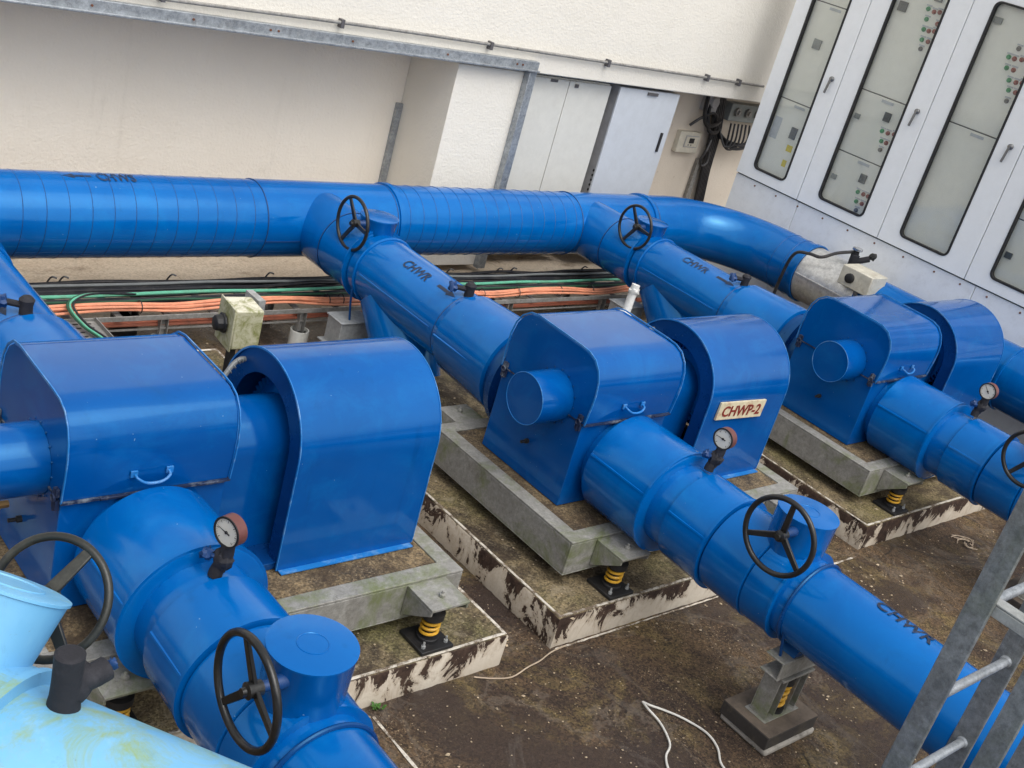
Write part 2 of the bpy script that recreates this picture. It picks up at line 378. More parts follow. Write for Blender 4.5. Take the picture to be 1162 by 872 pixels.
for x in [3.34, 4.65, 6.01, 7.32, 8.64, 9.11]:
    g = MB(); g.box(x-.014, x+.014, 6.95, 6.999, 1.875, 1.935); obj('clip', g, 'cab_dark', cd, .002)

# ------------------------------------------------------------------ cabinets in the bay
c1 = thing('metal_cabinet', (7.2, 7.3, 0), 'pale grey double-door metal cabinet set beside the pier under the wall beam', 'cabinet')
g = MB(); g.box(6.51, 7.585, 7.127, 7.478, .16, 1.70); obj('body', g, 'cab_cream', c1)
g = MB(); g.box(6.515, 7.070, 7.10, 7.125, .17, 1.69); d = obj('door', g, 'cab_cream', c1, .003)
g = MB(); g.box(6.85, 6.93, 7.093, 7.099, 1.665, 1.688); obj('hinge', g, 'cab_dark', d)
g = MB(); g.box(7.078, 7.583, 7.10, 7.125, .17, 1.69); d = obj('door', g, 'cab_cream', c1, .003)
g = MB(); g.box(7.14, 7.18, 7.09, 7.099, 1.64, 1.67); obj('lock', g, 'cab_dark', d)
c2 = thing('metal_cabinet', (8.0, 7.2, 0), 'bluish white single-door metal cabinet standing next to the loose black cables', 'cabinet')
g = MB(); g.box(7.66, 8.43, 7.07, 7.478, .16, 1.705); obj('body', g, 'cab_side', c2)
g = MB(); g.box(7.645, 8.44, 7.045, 7.068, .17, 1.705); d = obj('door', g, 'cab_white', c2, .004)
g = MB(); g.box(8.335, 8.362, 7.03, 7.044, 1.16, 1.34); obj('handle', g, 'ink_black', d, .003)
g = MB(); g.box(8.0, 8.13, 7.03, 7.044, 1.665, 1.69); obj('label_holder', g, 'cab_dark', d)
g = MB()
for k in range(5): g.box(7.652, 7.659, 7.08, 7.095, .74+.045*k, .76+.045*k)
obj('vent_slots', g, 'ink_black', c2)

# cable drop beside cabinet
cb = thing('cable_drop', (9.6, 7.4, 0), 'tangle of black cables dropping down the tan wall into one thick trunk', 'cables')
for k in range(6):
    o = .028*(k-2.5); g = MB()
    g.tube([(9.50+o, 7.43+.01*(k % 2), 1.72), (9.54+o, 7.42, 1.5), (9.6+o, 7.42, 1.25), (9.64+o*.8, 7.42, .9), (9.72+o*.8, 7.43, .5), (9.74+o*.8, 7.44, .1)], .017, 8, 5); obj('trunk_cable', g, 'cable_black', cb)
for k in range(10):
    g = MB()
    x = 9.72+.062*k; dd = .06+.03*(k % 3)
    g.tube([(9.60+.006*k, 7.40, 1.36-.012*k), (9.66+.03*k, 7.34, 1.22-.02*(k % 4)), (x-.02, 7.32, 1.20+.015*(k % 3)+.004*k), (x, 7.36, 1.42)], .011, 7, 6); obj('loop', g, 'cable_black', cb)
g = MB(); g.tube([(9.18, 7.43, 1.34), (9.26, 7.38, 1.44), (9.4, 7.36, 1.50), (9.5, 7.38, 1.44), (9.56, 7.4, 1.3)], .014, 7, 6); obj('loop', g, 'cable_black', cb)
g = MB(); g.tube([(9.3, 7.42, 1.7), (9.28, 7.38, 1.5), (9.34, 7.36, 1.38), (9.46, 7.36, 1.38), (9.58, 7.4, 1.42)], .022, 7, 6); obj('loop', g, 'cable_black', cb)
g = MB(); g.tube([(9.36, 7.42, 1.7), (9.34, 7.38, 1.5), (9.40, 7.36, 1.33), (9.52, 7.36, 1.31), (9.6, 7.4, 1.34)], .020, 7, 6); obj('loop', g, 'cable_black', cb)
g = MB(); g.tube([(9.54, 7.40, 1.22), (9.47, 7.36, 1.12), (9.42, 7.35, 1.02), (9.46, 7.35, .96), (9.54, 7.36, 1.0), (9.55, 7.38, 1.1)], .015, 7, 6); obj('loop', g, 'cable_black', cb)
g = MB(); g.box(9.50, 9.54, 7.44, 7.479, .1, 1.0); g.box(9.545, 9.575, 7.45, 7.479, .1, 1.0)
obj('trunking', g, 'tray_steel', cb)
gb = thing('gland_box', (10, 7.4, 1.4), 'long dusty grey terminal box with round cable glands, mounted above the loose black cables', 'terminal box')
g = MB(); g.box(9.66, 10.45, 7.37, 7.479, 1.44, 1.62); obj('box', g, 'meter_grey', gb, .006)
for k in range(4):
    g = MB(); g.lathe((9.76+.17*k, 7.369, 1.54), (0, -1, 0), [(0, .045), (.03, .045), (.03, .022), (.05, .022)], 16); obj('gland', g, 'tray_steel', gb)
g = MB(); g.box(9.30, 9.46, 7.39, 7.479, 1.50, 1.68); g.lathe((9.38, 7.389, 1.6), (0, -1, 0), [(0, .06), (.03, .055)], 20)
tag(obj('round_junction_box', g, 'cab_side', None, .005), 'small grey junction box with round lid tucked under the wall beam', 'junction box')
g = MB(); g.box(9.08, 9.40, 7.42, 7.479, 1.06, 1.275)
tb = thing('control_box', (9.24, 7.45, 1.06), 'small cream control box with dark display on tan wall right of bluish white cabinet', 'control box')
obj('case', g, 'cream_plastic', tb, .006)
g = MB(); g.box(9.17, 9.37, 7.414, 7.419, 1.12, 1.24); obj('window_frame', g, 'cab_side', tb)
g = MB(); g.box(9.18, 9.36, 7.410, 7.413, 1.13, 1.23); obj('face_plate', g, 'cream_plastic', tb)
g = MB(); g.box(9.225, 9.30, 7.406, 7.409, 1.165, 1.215); obj('display', g, 'ink_black', tb)
g = MB(); g.box(9.22, 9.235, 7.406, 7.409, 1.14, 1.152); g.box(9.26, 9.275, 7.406, 7.409, 1.14, 1.152); obj('button', g, 'btn_grey', tb)

# ------------------------------------------------------------------ switchboard
SX = 9.1; PX = 9.082
sw = thing('switchboard', (SX, 4.5, 0), 'tall pale grey switchboard with glazed doors showing meters and push buttons', 'switchboard')
g = MB(); g.box(SX+.28, SX+.5, 1.6, 6.64, 1.145, 3.5); g.box(SX+.02, SX+.5, 6.6, 6.64, 1.145, 3.5); g.box(SX+.02, SX+.5, 1.6, 6.64, 3.42, 3.5); g.box(SX+.02, SX+.5, 1.6, 6.64, 1.145, 1.17)
obj('housing', g, 'switch_grey', sw)
segs = [6.64, 5.895, 5.0, 4.13, 3.3, 2.45, 1.6]
ws = [(6.47, 6.08), (5.70, 5.20), (4.82, 4.34), (3.95, 3.50), (3.12, 2.65), (2.28, 1.82)]
def rrect(y0, y1, z0, z1, r, n=6):
    out = []
    for cx, cz, a in ((y1-r, z1-r, 0), (y0+r, z1-r, 90), (y0+r, z0+r, 180), (y1-r, z0+r, 270)):
        for i in range(n+1):
            t = math.radians(a+90*i/n); out.append((cx+r*math.cos(t), cz+r*math.sin(t)))
    return out
def ring_prism(mb, outer, inner, ax, a0, a1):
    n = len(outer)
    def P(p, a): return (a, p[0], p[1])
    vs = [P(p, a0) for p in outer]+[P(p, a0) for p in inner]+[P(p, a1) for p in outer]+[P(p, a1) for p in inner]
    fs = []
    for i in range(n):
        j = (i+1) % n
        fs += [(i, j, n+j, n+i), (2*n+i, 3*n+i, 3*n+j, 2*n+j), (i, 2*n+i, 2*n+j, j), (n+i, n+j, 3*n+j, 3*n+i)]
    mb.add(vs, fs)
def sqmatch(inner, y0, y1, z0, z1):
    """project rounded-rect ring points outward to a plain rectangle ring"""
    cy, cz = (y0+y1)/2, (z0+z1)/2; hy, hz = (y1-y0)/2, (z1-z0)/2
    n = len(inner); q = n//4; out = []
    cor = [(y1, z1), (y0, z1), (y0, z0), (y1, z0)]
    for k in range(4):
        pts = inner[k*q:(k+1)*q]
        for i, p in enumerate(pts):
            h = (q-1)/2
            c = cor[k]
            if k in (0, 2): a = (c[0], p[1]) if i < h else ((p[0], c[1]) if i > h else c)
            else: a = (p[0], c[1]) if i < h else ((c[0], p[1]) if i > h else c)
            out.append(a)
    return out
inst = {0: [('meter', 6.29, 2.46, .07, .07, 'meter_grey'), ('instruction_sheet', 6.41, 1.66, .07, .16, 'paper'), ('meter', 6.20, 1.67, .055, .085, 'meter_dark'), ('warning_label', 6.19, 1.53, .055, .048, 'sticker_yellow'), ('warning_label', 6.19, 1.39, .04, .05, 'sticker_yellow')],
        1: [('meter', 5.61, 2.97, .07, .065, 'meter_dark'), ('meter', 5.64, 2.02, .045, .035, 'meter_grey'), ('meter', 5.36, 2.10, .055, .062, 'meter_dark'), ('meter', 5.64, 1.47, .045, .035, 'meter_grey'), ('meter', 5.36, 1.55, .055, .062, 'meter_dark'), ('meter', 5.32, 3.10, .06, .03, 'meter_grey')],
        2: [('meter', 4.76, 3.08, .06, .04, 'meter_grey')], 3: [('meter', 3.89, 1.46, .05, .04, 'meter_dark')], 4: [('meter', 2.9, 2.2, .06, .06, 'meter_dark')], 5: []}
btn = {1: [(5.38,3.01),(5.32,3.0),(5.27,3.01),(5.36,2.93),(5.25,2.92),(5.35,2.85),(5.30,2.85),(5.25,2.86),(5.33,2.77),(5.27,2.77),(5.31,2.70),(5.36,1.98),(5.30,1.98),(5.24,1.99),(5.33,1.90),(5.28,1.90),(5.31,1.83),(5.36,1.43),(5.30,1.43),(5.25,1.43),(5.34,1.35),(5.28,1.35),(5.31,1.28)],
       2: [(4.51,2.93),(4.56,2.85),(4.51,2.85),(4.45,2.86),(4.54,2.77),(4.48,2.77),(4.48,2.69),(4.42,2.69),(4.37,2.70),(4.45,2.62),(4.39,2.62),(4.43,2.54)]}
seams = {0: [2.81, 1.93], 1: [2.245, 1.70], 2: [2.247], 3: [1.75, 2.6], 4: [2.2], 5: [2.0]}
for i in range(6):
    y1, y0 = segs[i]-.004, segs[i+1]+.004; a1, a0 = ws[i]
    inn = rrect(a0, a1, 1.245, 3.22, .055); out = sqmatch(inn, y0, y1, 1.150, 3.49)
    g = MB(); ring_prism(g, out, inn, 'x', SX-.02, SX+.018)
    d = obj('door', g, 'switch_grey', sw, .003)
    if i < 3: d['label'] = ['narrow door with yellow labels behind its glass', 'door with two columns of meters and buttons behind its glass', 'door with empty lower panel behind its glass'][i]
    g = MB(); inn2 = rrect(a0+.016, a1-.016, 1.261, 3.204, .042); ring_prism(g, inn, inn2, 'x', SX-.027, SX+.01)
    obj('window_seal', g, 'black_rubber', d)
    g = MB(); g.box(SX-.004, SX-.001, a0+.012, a1-.012, 1.255, 3.21); obj('pane', g, 'pane_glass', d)
    g = MB(); hy, hz_ = y0+.088, 2.235
    g.lathe((SX-.021, hy, hz_), (-1, 0, 0), [(0, .024), (.018, .022), (.024, .012)], 20); g.box(SX-.052, SX-.038, hy-.009, hy+.009, hz_-.13, hz_+.012, Matrix.Rotation(.12, 3, 'X'), (SX-.04, hy, hz_))
    obj('handle', g, 'handle_metal', d, .003)
    g = MB(); zz = sorted([1.19]+seams[i]+[3.4])
    for k in range(len(zz)-1): g.box(PX+.045, PX+.27, y0+.02, y1-.02, zz[k]+.005, zz[k+1]-.005)
    mp = obj('mounting_plate', g, 'mount_plate', sw, .004)
    g = MB()
    for s in seams[i]: g.box(PX+.052, PX+.26, y0+.02, y1-.02, s-.0048, s+.0048)
    obj('panel_gap', g, 'cab_dark', mp)
    for s in seams[i]:
        g = MB(); g.box(PX+.040, PX+.0435, (a0+a1)/2-.10, (a0+a1)/2+.02, s-.045, s-.022); obj('name_strip', g, 'paper', mp)
    for nm, y, z, w, h, mt in inst[i]:
        g = MB(); dp = .018 if nm == 'meter' else .002
        g.box(PX+.044-dp, PX+.044, y-w/2*1.15, y+w/2*1.15, z-h*.62, z+h*.62); o = obj(nm, g, mt, mp, .003 if nm == 'meter' else 0)
        if nm == 'meter':
            o['label'] = 'small grey panel meter'
    k = 0
    for (y, z) in btn.get(i, []):
        g = MB(); g.lathe((PX+.044, y, z), (-1, 0, 0), [(0, .019), (.008, .019), (.008, .014), (.022, .012)], 16)
        zz_ = [q for q in btn[i] if abs(q[1]-z) < .02]; first = max(q[0] for q in zz_) == y; last = len(zz_) == 1
        mt = 'btn_grey' if last else ('btn_green' if first else 'btn_red')
        o = obj('push_button', g, mt, mp); o['label'] = {'btn_grey': 'grey push button', 'btn_green': 'green push button', 'btn_red': 'dull red push button'}[mt]
        g = MB(); g.box(PX+.0405, PX+.0438, y-.026, y+.026, z+.021, z+.033); obj('button_tag', g, 'paper', mp)
g = MB()
ys = [6.64, 5.875, 4.02, 2.2, 1.6]
for k in range(4): g.box(SX, SX+.48, ys[k+1]+.003, ys[k]-.003, .02, 1.135)
pl = obj('plinth', g, 'plinth_grey', sw, .003)
g = MB()
for y in [6.39, 6.13, 5.87, 5.58, 5.3, 5.01, 4.71, 4.4, 4.15, 3.9, 3.6]: g.lathe((SX, y, 1.095), (-1, 0, 0), [(0, .009), (.006, .008)], 8)
obj('screw', g, 'rust', pl)
g = MB(); g.box(SX+.01, SX+.48, 1.6, 6.63, 1.136, 1.144); obj('plinth_gap', g, 'ink_black', sw)

# ------------------------------------------------------------------ text helpers
def text_mesh(body, size, ext=.0003, stencil=False):
    cu = bpy.data.curves.new('txt', 'FONT'); cu.body = body; cu.size = size; cu.extrude = ext; cu.align_x = 'LEFT'; cu.resolution_u = 3; cu.offset = size*.022
    o = bpy.data.objects.new('txt', cu); COL.objects.link(o)
    dg = bpy.context.evaluated_depsgraph_get(); dg.update()
    me = bpy.data.meshes.new_from_object(o.evaluated_get(dg))
    v = [tuple(p.co) for p in me.vertices]; f = [tuple(p.vertices) for p in me.polygons]
    bpy.data.objects.remove(o); return v, f
def pipe_text(body, size, parent, ax, c, r, start, ang0, sgn, mat='ink_black', flip=1, squash=1.0):
    """lay flat text on a cylinder: runs along axis (sgn), letters' up goes round the pipe"""
    v, f = text_mesh(body, size); out = []
    for x, y, z in v:
        a = ang0+flip*(y-size*.35)/r; rr = r+.0034+z
        s = start+sgn*x*squash
        if ax == 'y': out.append((c[0]+rr*math.sin(a), s, c[1]+rr*math.cos(a)))
        else: out.append((s, c[0]+rr*math.sin(a), c[1]+rr*math.cos(a)))
    g = MB(); g.add(out, f); return obj('lettering', g, 'ink_faded' if parent.get('label', '').find('discharge') >= 0 else 'ink_worn', parent, smooth=False)
def pipe_arrow(parent, ax, c, r, start, ang0, sgn, L=.2, h=.05):
    pts = [(0, -.012), (L*.6, -.012), (L*.6, -h/2), (L, 0), (L*.6, h/2), (L*.6, .012), (0, .012)]
    out = []
    for x, y in pts:
        a = ang0+y/r; s = start+sgn*x; rr = r+.0015
        out.append((c[0]+rr*math.sin(a), s, c[1]+rr*math.cos(a)) if ax == 'y' else (s, c[0]+rr*math.sin(a), c[1]+rr*math.cos(a)))
    g = MB(); g.add(out, [(0, 1, 5, 6), (1, 2, 3), (1, 3, 5), (3, 4, 5)]); return obj('flow_arrow', g, 'ink_worn', parent, smooth=False)

# ------------------------------------------------------------------ header pipe
HY, HZ, HR = 6.4, .69, .253
hd = thing('header_pipe', (4, HY, 0), 'long horizontal blue insulated header pipe running along the wall then bending past the switchboard', 'pipe')
g = MB()
g.lathe((0, HY, HZ), (1, 0, 0), [(-2.5, HR), (3.86, HR), (3.862, HR+.003), (4.90, HR+.003), (4.902, HR-.002), (6.7, HR-.002), (6.702, HR), (7.95, HR)], 72)
obj('straight_run', g, 'paint_blue', hd)
BR = .80; RX = 8.75
g = MB(); n = 15
cen = (RX-BR, HY-BR)
ps = []
for i in range(n+1):
    a = PI/2*(1-i/n); ps.append(V((cen[0]+BR*math.cos(a), cen[1]+BR*math.sin(a), HZ)))
g.tube(ps, HR+.001, 64)
obj('elbow', g, 'paint_blue', hd, ang=20)
for i in range(1, n):
    g = MB(); a = PI/2*(1-i/n); g.torus((cen[0]+BR*math.cos(a), cen[1]+BR*math.sin(a), HZ), (-math.sin(a), math.cos(a), 0), HR-.0012, .0024, 64, 5); obj('elbow_seam', g, 'soft_seam', hd)
g = MB(); g.lathe((RX, 0, HZ), (0, 1, 0), [(1.0, HR), (3.3, HR), (3.302, HR+.012), (3.32, HR+.012), (3.322, HR), (4.69, HR-.02), (4.691, HR-.001)], 64)
g.lathe((RX, 0, HZ), (0, 1, 0), [(5.28, HR), (5.6, HR)], 64)
obj('side_run', g, 'paint_blue', hd)
g = MB(); g.lathe((RX, 0, HZ), (0, 1, 0), [(4.692, HR-.012), (5.279, HR-.006)], 64)
g.box(RX-HR-.004, RX-HR+.01, 4.70, 5.27, HZ+.02, HZ+.03)
obj('silver_jacket', g, 'silver_cladding', hd)
for x in (4.93, 7.63):
    g = MB(); g.lathe((x, HY, HZ), (1, 0, 0), [(-.03, HR), (-.028, HR+.014), (.008, HR+.016), (.012, HR)], 64); obj('collar', g, 'paint_blue', hd)
g = MB(); g.lathe((RX, 5.30, HZ), (0, 1, 0), [(-.02, HR), (-.018, HR+.012), (.02, HR+.012), (.022, HR)], 64)
obj('collar', g, 'paint_blue', hd)
g = MB()
def each(name, mats, parent, fn, items):
    for it in items:
        q = MB(); fn(q, it); obj(name, q, mats, parent)
sx = [-.3+.131*k for k in range(32)]+[4.99+.118*k for k in range(15)]
each('wrap_seam', 'soft_seam', hd, lambda q, x: q.torus((x, HY, HZ), (1, .0, -.06), HR-.0012, .0026, 56, 5), [x for x in sx if x > 4.95])
each('wrap_seam', 'dark_seam', hd, lambda q, x: q.torus((x, HY, HZ), (1, .0, -.06), HR-.0010, .0028, 56, 5), [x for x in sx if x < 3.8])
each('wrap_seam', 'dark_seam', hd, lambda q, x: q.torus((x, HY, HZ), (1, 0, 0), HR+.0022, .0040, 56, 5), (3.86, 4.885, 6.72, 7.66))
each('wrap_seam', 'soft_seam', hd, lambda q, y: q.torus((RX, y, HZ), (0, 1, 0), HR+.001, .003, 56, 5), (5.42, 5.55, 3.0, 2.85))
g = MB(); g.box(3.86, 4.25, HY-HR*math.cos(.2)-.006, HY-HR*math.cos(.2)+.01, HZ-.066, HZ-.06); obj('lap_seam', g, 'dark_seam', hd)
pipe_text('CHWS', .13, hd, 'x', (HY, HZ), HR, 2.80, -.10, 1, flip=1, squash=.62)
pipe_arrow(hd, 'x', (HY, HZ), HR, 2.77, -.10, -1, .17, .06)
# fittings on the side run
g = MB(); g.lathe((8.70, 4.91, .93), (0, 0, 1), [(-.05, .035), (.10, .038), (.105, .026), (.13, .024)], 18); g.tube([(8.70, 4.91, .97), (8.74, 4.86, 1.0), (8.78, 4.82, 1.03)], .026, 10)
av = thing('air_vent_valve', (8.70, 4.91, .93), 'black wrapped air vent valve with chrome cap on the silver jacketed pipe', 'valve')
obj('body', g, 'black_foam', av)
g = MB(); g.lathe((8.70, 4.91, 1.06), (0, 0, 1), [(0, .022), (.012, .044), (.03, .044), (.036, .02)], 20); obj('cap', g, 'chrome', av)
g = MB(); g.blob((8.82, 4.82, 1.05), .03, amp=.3, seed=3, n=6); obj('tap', g, 'black_rubber', av)
g = MB(); g.tube([(8.69, 4.93, 1.05), (8.6, 5.02, 1.0), (8.52, 5.1, .93), (8.48, 5.2, .92), (8.44, 5.3, .88), (8.43, 5.34, .7), (8.44, 5.36, .3), (8.45, 5.38, .02)], .014, 10, 6)
obj('drain_hose', g, 'cable_black', av)
ib = thing('isolator_box', (8.55, 4.70, .85), 'dirty cream isolator box with black knob mounted against the silver jacketed pipe', 'isolator')
g = MB(); g.box(8.45, 8.68, 4.54, 4.84, .82, .985); obj('box', g, 'cream_dirty', ib, .008)
g = MB(); g.lathe((8.459, 4.735, .90), (-1, 0, 0), [(0, .042), (.03, .04), (.035, .03)], 24); obj('knob', g, 'black_rubber', ib)
g = MB(); g.box(8.52, 8.56, 4.66, 4.70, 0, .83); obj('post', g, 'tray_steel', ib)

# ------------------------------------------------------------------ reusable bits
def jacket(mb, x, z, segs_, n=64):
    """segs_: list of (y0, r0, y1, r1), y descending; closed drums along -Y"""
    for y0, r0, y1, r1 in segs_:
        mb.lathe((x, 0, z), (0, 1, 0), [(y0, r0-.01), (y0-.006, r0), (y1+.006, r1), (y1, r1-.01)], n)
def lip(mb, x, z, y, r, w=.012, h=.007, n=64):
    mb.lathe((x, 0, z), (0, 1, 0), [(y-w/2, r-.01), (y-w/2, r+h), (y+w/2, r+h), (y+w/2, r-.01)], n)
def lapstrip(mb, x, z, y0, y1, r, ang):
    s, c = math.sin(ang), math.cos(ang)
    p = V((x+r*s, 0, z+r*c)); tdir = V((c, 0, -s))*.006; nd = V((s, 0, c))*.0035
    q = [p-tdir-nd, p+tdir-nd, p+tdir*.4+nd, p-tdir+nd]
    vs = [(a.x, y0, a.z) for a in q]+[(a.x, y1, a.z) for a in q]
    mb.add(vs, [(0,1,2,3),(7,6,5,4),(0,4,5,1),(1,5,6,2),(2,6,7,3),(3,7,4,0)])
def handwheel(parent, c, nrm, R, mat='wheel_black', rot=0., tube=.0125, stem=.12, stem_end=None, sw_=.016):
    c = V(c); a = V(nrm).normalized()      # nrm points from stub to wheel
    u = V((0, 0, 1)); u = (u-a*u.dot(a)).normalized(); w = a.cross(u)
    g = MB(); g.torus(c, a, R, tube, 56, 12)
    wheel = obj('handwheel', g, mat, parent)
    for k in range(3):
        th = rot+2*PI*k/3; dr = u*math.cos(th)+w*math.sin(th); sd = a.cross(dr)
        p0 = c+dr*.012-a*.022; p1 = c+dr*(R-tube*.4)
        vs = []
        for p, hw, t in ((p0, sw_, .007), (p1, sw_*.78, .006)):
            vs += [p+sd*hw-a*t, p+sd*hw*.9+a*t, p-sd*hw*.9+a*t, p-sd*hw-a*t]
        g = MB(); g.add(vs, [(0,1,2,3),(7,6,5,4),(0,4,5,1),(1,5,6,2),(2,6,7,3),(3,7,4,0)]); obj('spoke', g, mat, wheel, .003)
    g = MB(); g.lathe(c-a*.045, a, [(0, .024), (.045, .026), (.05, .014), (.062, .013)], 24); obj('hub', g, mat, wheel)
    g = MB(); g.lathe(c-a*(.04+stem), a, [(0, .022), (.02, .024), (stem*.6, .018), (stem, .016)], 16); obj('stem', g, 'dark_seam', parent)
    return wheel
def gauge(loc, ang, ndl, label, rc='gauge_case', tilt=0., R=.050):
    """gauge facing -X, loc = dial centre; stands on the pipe neck below"""
    x, y, z = loc
    t = thing('pressure_gauge', (x, y, z-.17), label, 'gauge', 'pressure gauges on the blue pipes')
    nx = V((-math.cos(ang), -math.sin(ang), tilt)).normalized(); c = V(loc)
    g = MB(); g.lathe(c-nx*.045, nx, [(0, R*.9), (.006, R+.002), (.044, R+.002), (.046, R-.002), (.040, R-.005)], 40, cap=True); obj('case', g, rc, t)
    g = MB(); g.lathe(c-nx*.0, nx, [(0, R+.003), (.004, R+.003), (.004, R-.004), (.0, R-.004)], 40, cap=False); bz = obj('bezel', g, 'black_rubber', t)
    g = MB(); g.lathe(c-nx*.004, nx, [(0, R-.004), (.004, R-.004)], 40); dial = obj('dial', g, 'dial_white', t)
    u = V((0, 0, 1)); u = (u-nx*u.dot(nx)).normalized(); w = nx.cross(u)
    g = MB()
    for k in range(25):
        th = math.radians(-135+270*k/24); dr = u*math.cos(th)+w*math.sin(th); sd = nx.cross(dr)*.0006*(1.8 if k % 4 == 0 else 1)
        r0 = R*.68 if k % 4 == 0 else R*.76
        p = c+nx*.0012; vs = [p+dr*r0+sd, p+dr*r0-sd, p+dr*R*.84-sd, p+dr*R*.84+sd]; g.add(vs, [(0, 1, 2, 3)])
    obj('scale_marks', g, 'ink_black', dial, smooth=False)
    dr = u*math.cos(ndl)+w*math.sin(ndl); sd = nx.cross(dr)
    g = MB(); p = c+nx*.003; g.add([p-dr*R*.3+sd*.003, p-dr*R*.3-sd*.003, p+dr*R*.75-sd*.0008, p+dr*R*.75+sd*.0008], [(0, 1, 2, 3)]); g.lathe(c+nx*.001, nx, [(0, .006), (.004, .005)], 12)
    obj('needle', g, 'ink_black', dial)
    b = c-nx*.02
    g = MB(); g.tube([b+V((0, 0, -R*.9)), b+V((.0, 0, -R-.035)), b+V((-.004, .006, -R-.075)), b+V((-.016, .012, -R-.105)), b+V((-.022, .012, -R-.13))], .024, 12, 4); g.blob(b+V((-.004, .006, -R-.065)), .034, (1, 1, 1.2), .2, 5, 7)
    obj('siphon', g, 'black_foam', t)
    g = MB(); g.blob(b+V((-.055, .03, -R-.045)), .022, (1, 1, 1), .35, 8, 6); g.tube([b+V((-.055, .03, -R-.045)), b+V((-.005, .008, -R-.065))], .009, 8); obj('cock', g, 'dark_seam', t)
    return t

# ------------------------------------------------------------------ discharge pipes (prototype at x=4.27)
X0, DZ = 4.27, .67
def discharge(label, dxs, yend, txt, grp):
    x = X0+dxs
    t = thing('discharge_pipe', (x, 2.0, 0), label, 'pipe', grp)
    g = MB(); jacket(g, x, DZ, [(3.20, .266, 2.80, .269)]); g.lathe((x, 0, DZ), (0, 1, 0), [(3.198, .235), (3.26, .225)], 48); lip(g, x, DZ, 2.81, .270); lapstrip(g, x, DZ, 3.19, 2.82, .2685, -1.25); obj('large_jacket', g, 'paint_blue', t)
    g = MB(); g.lathe((x, 0, DZ), (0, 1, 0), [(2.62, .214), (2.80, .214)], 48); g.lathe((x, 0, DZ), (0, 1, 0), [(2.799, .214), (2.806, .26)], 48, cap=False); obj('neck', g, 'paint_blue', t)
    g = MB(); jacket(g, x, DZ, [(2.69, .233, 2.44, .236)]); lip(g, x, DZ, 2.445, .236, .014, .006); lapstrip(g, x, DZ, 2.68, 2.45, .235, -1.25); obj('small_jacket', g, 'paint_blue', t)
    g = MB(); jacket(g, x, DZ, [(2.435, .224, 2.19, .226), (2.19, .222, 2.03, .218)]); lip(g, x, DZ, 2.035, .219, .012, .004); obj('valve_jacket', g, 'paint_blue', t)
    g = MB(); g.lathe((x, 0, DZ), (0, 1, 0), [(yend, .194), (2.04, .194)], 64); obj('long_run', g, 'paint_blue', t)
    g = MB()
    g.torus((x, 1.975, DZ), (0, 1, 0), .199, .0085, 64, 8); obj('clamp_ring', g, 'paint_blue_dark', t)
    each('wrap_seam', 'dark_seam', t, lambda q, yy: q.torus((x, yy, DZ), (0, 1, 0), .1945, .003, 64, 5), (1.15, .42, -.3))
    g = MB(); g.lathe((x, 2.15, 0), (0, 0, 1), [(.80, .128), (1.028, .136), (1.034, .139), (1.04, .139), (1.042, .130)], 56); stub = obj('valve_bonnet', g, 'paint_blue', t)
    g = MB(); g.torus((x-.0, 2.15, 1.042), (0, 0, 1), .048, .0025, 32, 6); obj('cap_ridge', g, 'paint_blue', stub)
    if txt:
        pipe_text('CHWR', .105, t, 'y', (x, DZ), .194, 1.71, .10, -1, flip=1, squash=.85)
    return t
dp2 = discharge('blue insulated discharge pipe of the middle pump, lettered CHWR, passing behind the ladder', 0, -2.2, True, 'blue discharge pipes with valve handwheels')
handwheel(dp2, (4.03, 2.11, .985), (-1, -.04, 0), .168, rot=-.06, stem=.085)
dp1 = discharge('large blue discharge pipe in left foreground, partly behind the light blue pipe', 1.755-X0, -1.2, False, 'blue discharge pipes with valve handwheels')
handwheel(dp1, (1.52, 2.095, .985), (-1, .0, 0), .165, rot=.35, stem=.085)
dp3 = discharge('blue discharge pipe of the farthest pump, running out at the right edge of view', 2.61, -1.0, False, 'blue discharge pipes with valve handwheels')
handwheel(dp3, (6.64, 2.20, .93), (-1, .0, 0), .165, rot=.5, stem=.085)
gauge((4.325, 2.72, 1.07), .12, 1.5, 'round pressure gauge in reddish case on the middle discharge pipe, right of the handwheel-less jacket', )
gauge((1.755, 2.705, 1.065), .30, 1.4, 'round pressure gauge in rusty red case on the nearest discharge pipe', R=.052)
gauge((6.90, 2.70, 1.085), .05, .75, 'round pressure gauge on the farthest discharge pipe at right')
for o in bpy.data.objects:
    if o.get('label', '').startswith('round pressure gauge in reddish'): o['label'] = 'round pressure gauge with reddish case on the middle discharge pipe, below the CHWP-2 plate'

# ------------------------------------------------------------------ suction pipes (prototype x=4.34)
SX0, SZ = 4.34, .69
su = thing('suction_pipe', (SX0, 5.0, 0), 'blue suction pipe with handwheel dropping from header to the middle pump, lettered CHWR', 'pipe', 'blue suction pipes off the header')
g = MB(); g.lathe((SX0, 0, SZ), (0, 1, 0), [(5.93, .229), (6.37, .232)], 64); obj('tee_branch', g, 'paint_blue', su)
each('wrap_seam', 'dark_seam', su, lambda q, v: q.torus((SX0, v[0], SZ), (0, 1, 0), v[1], .003, 64, 5), ((5.93, .230), (4.66, .223)))
g = MB(); jacket(g, SX0, SZ, [(5.93, .228, 5.60, .232)]); lip(g, SX0, SZ, 5.61, .234, .014, .012); obj('valve_jacket', g, 'paint_blue', su)
g = MB(); g.lathe((SX0, 0, SZ), (0, 1, 0), [(4.60, .222), (5.58, .222)], 64); lapstrip(g, SX0, SZ, 5.45, 4.7, .222, -1.5); obj('long_jacket', g, 'paint_blue', su)
g = MB(); g.torus((SX0, 5.50, SZ), (0, 1, 0), .226, .010, 64, 8); obj('clamp_ring', g, 'paint_blue', su)
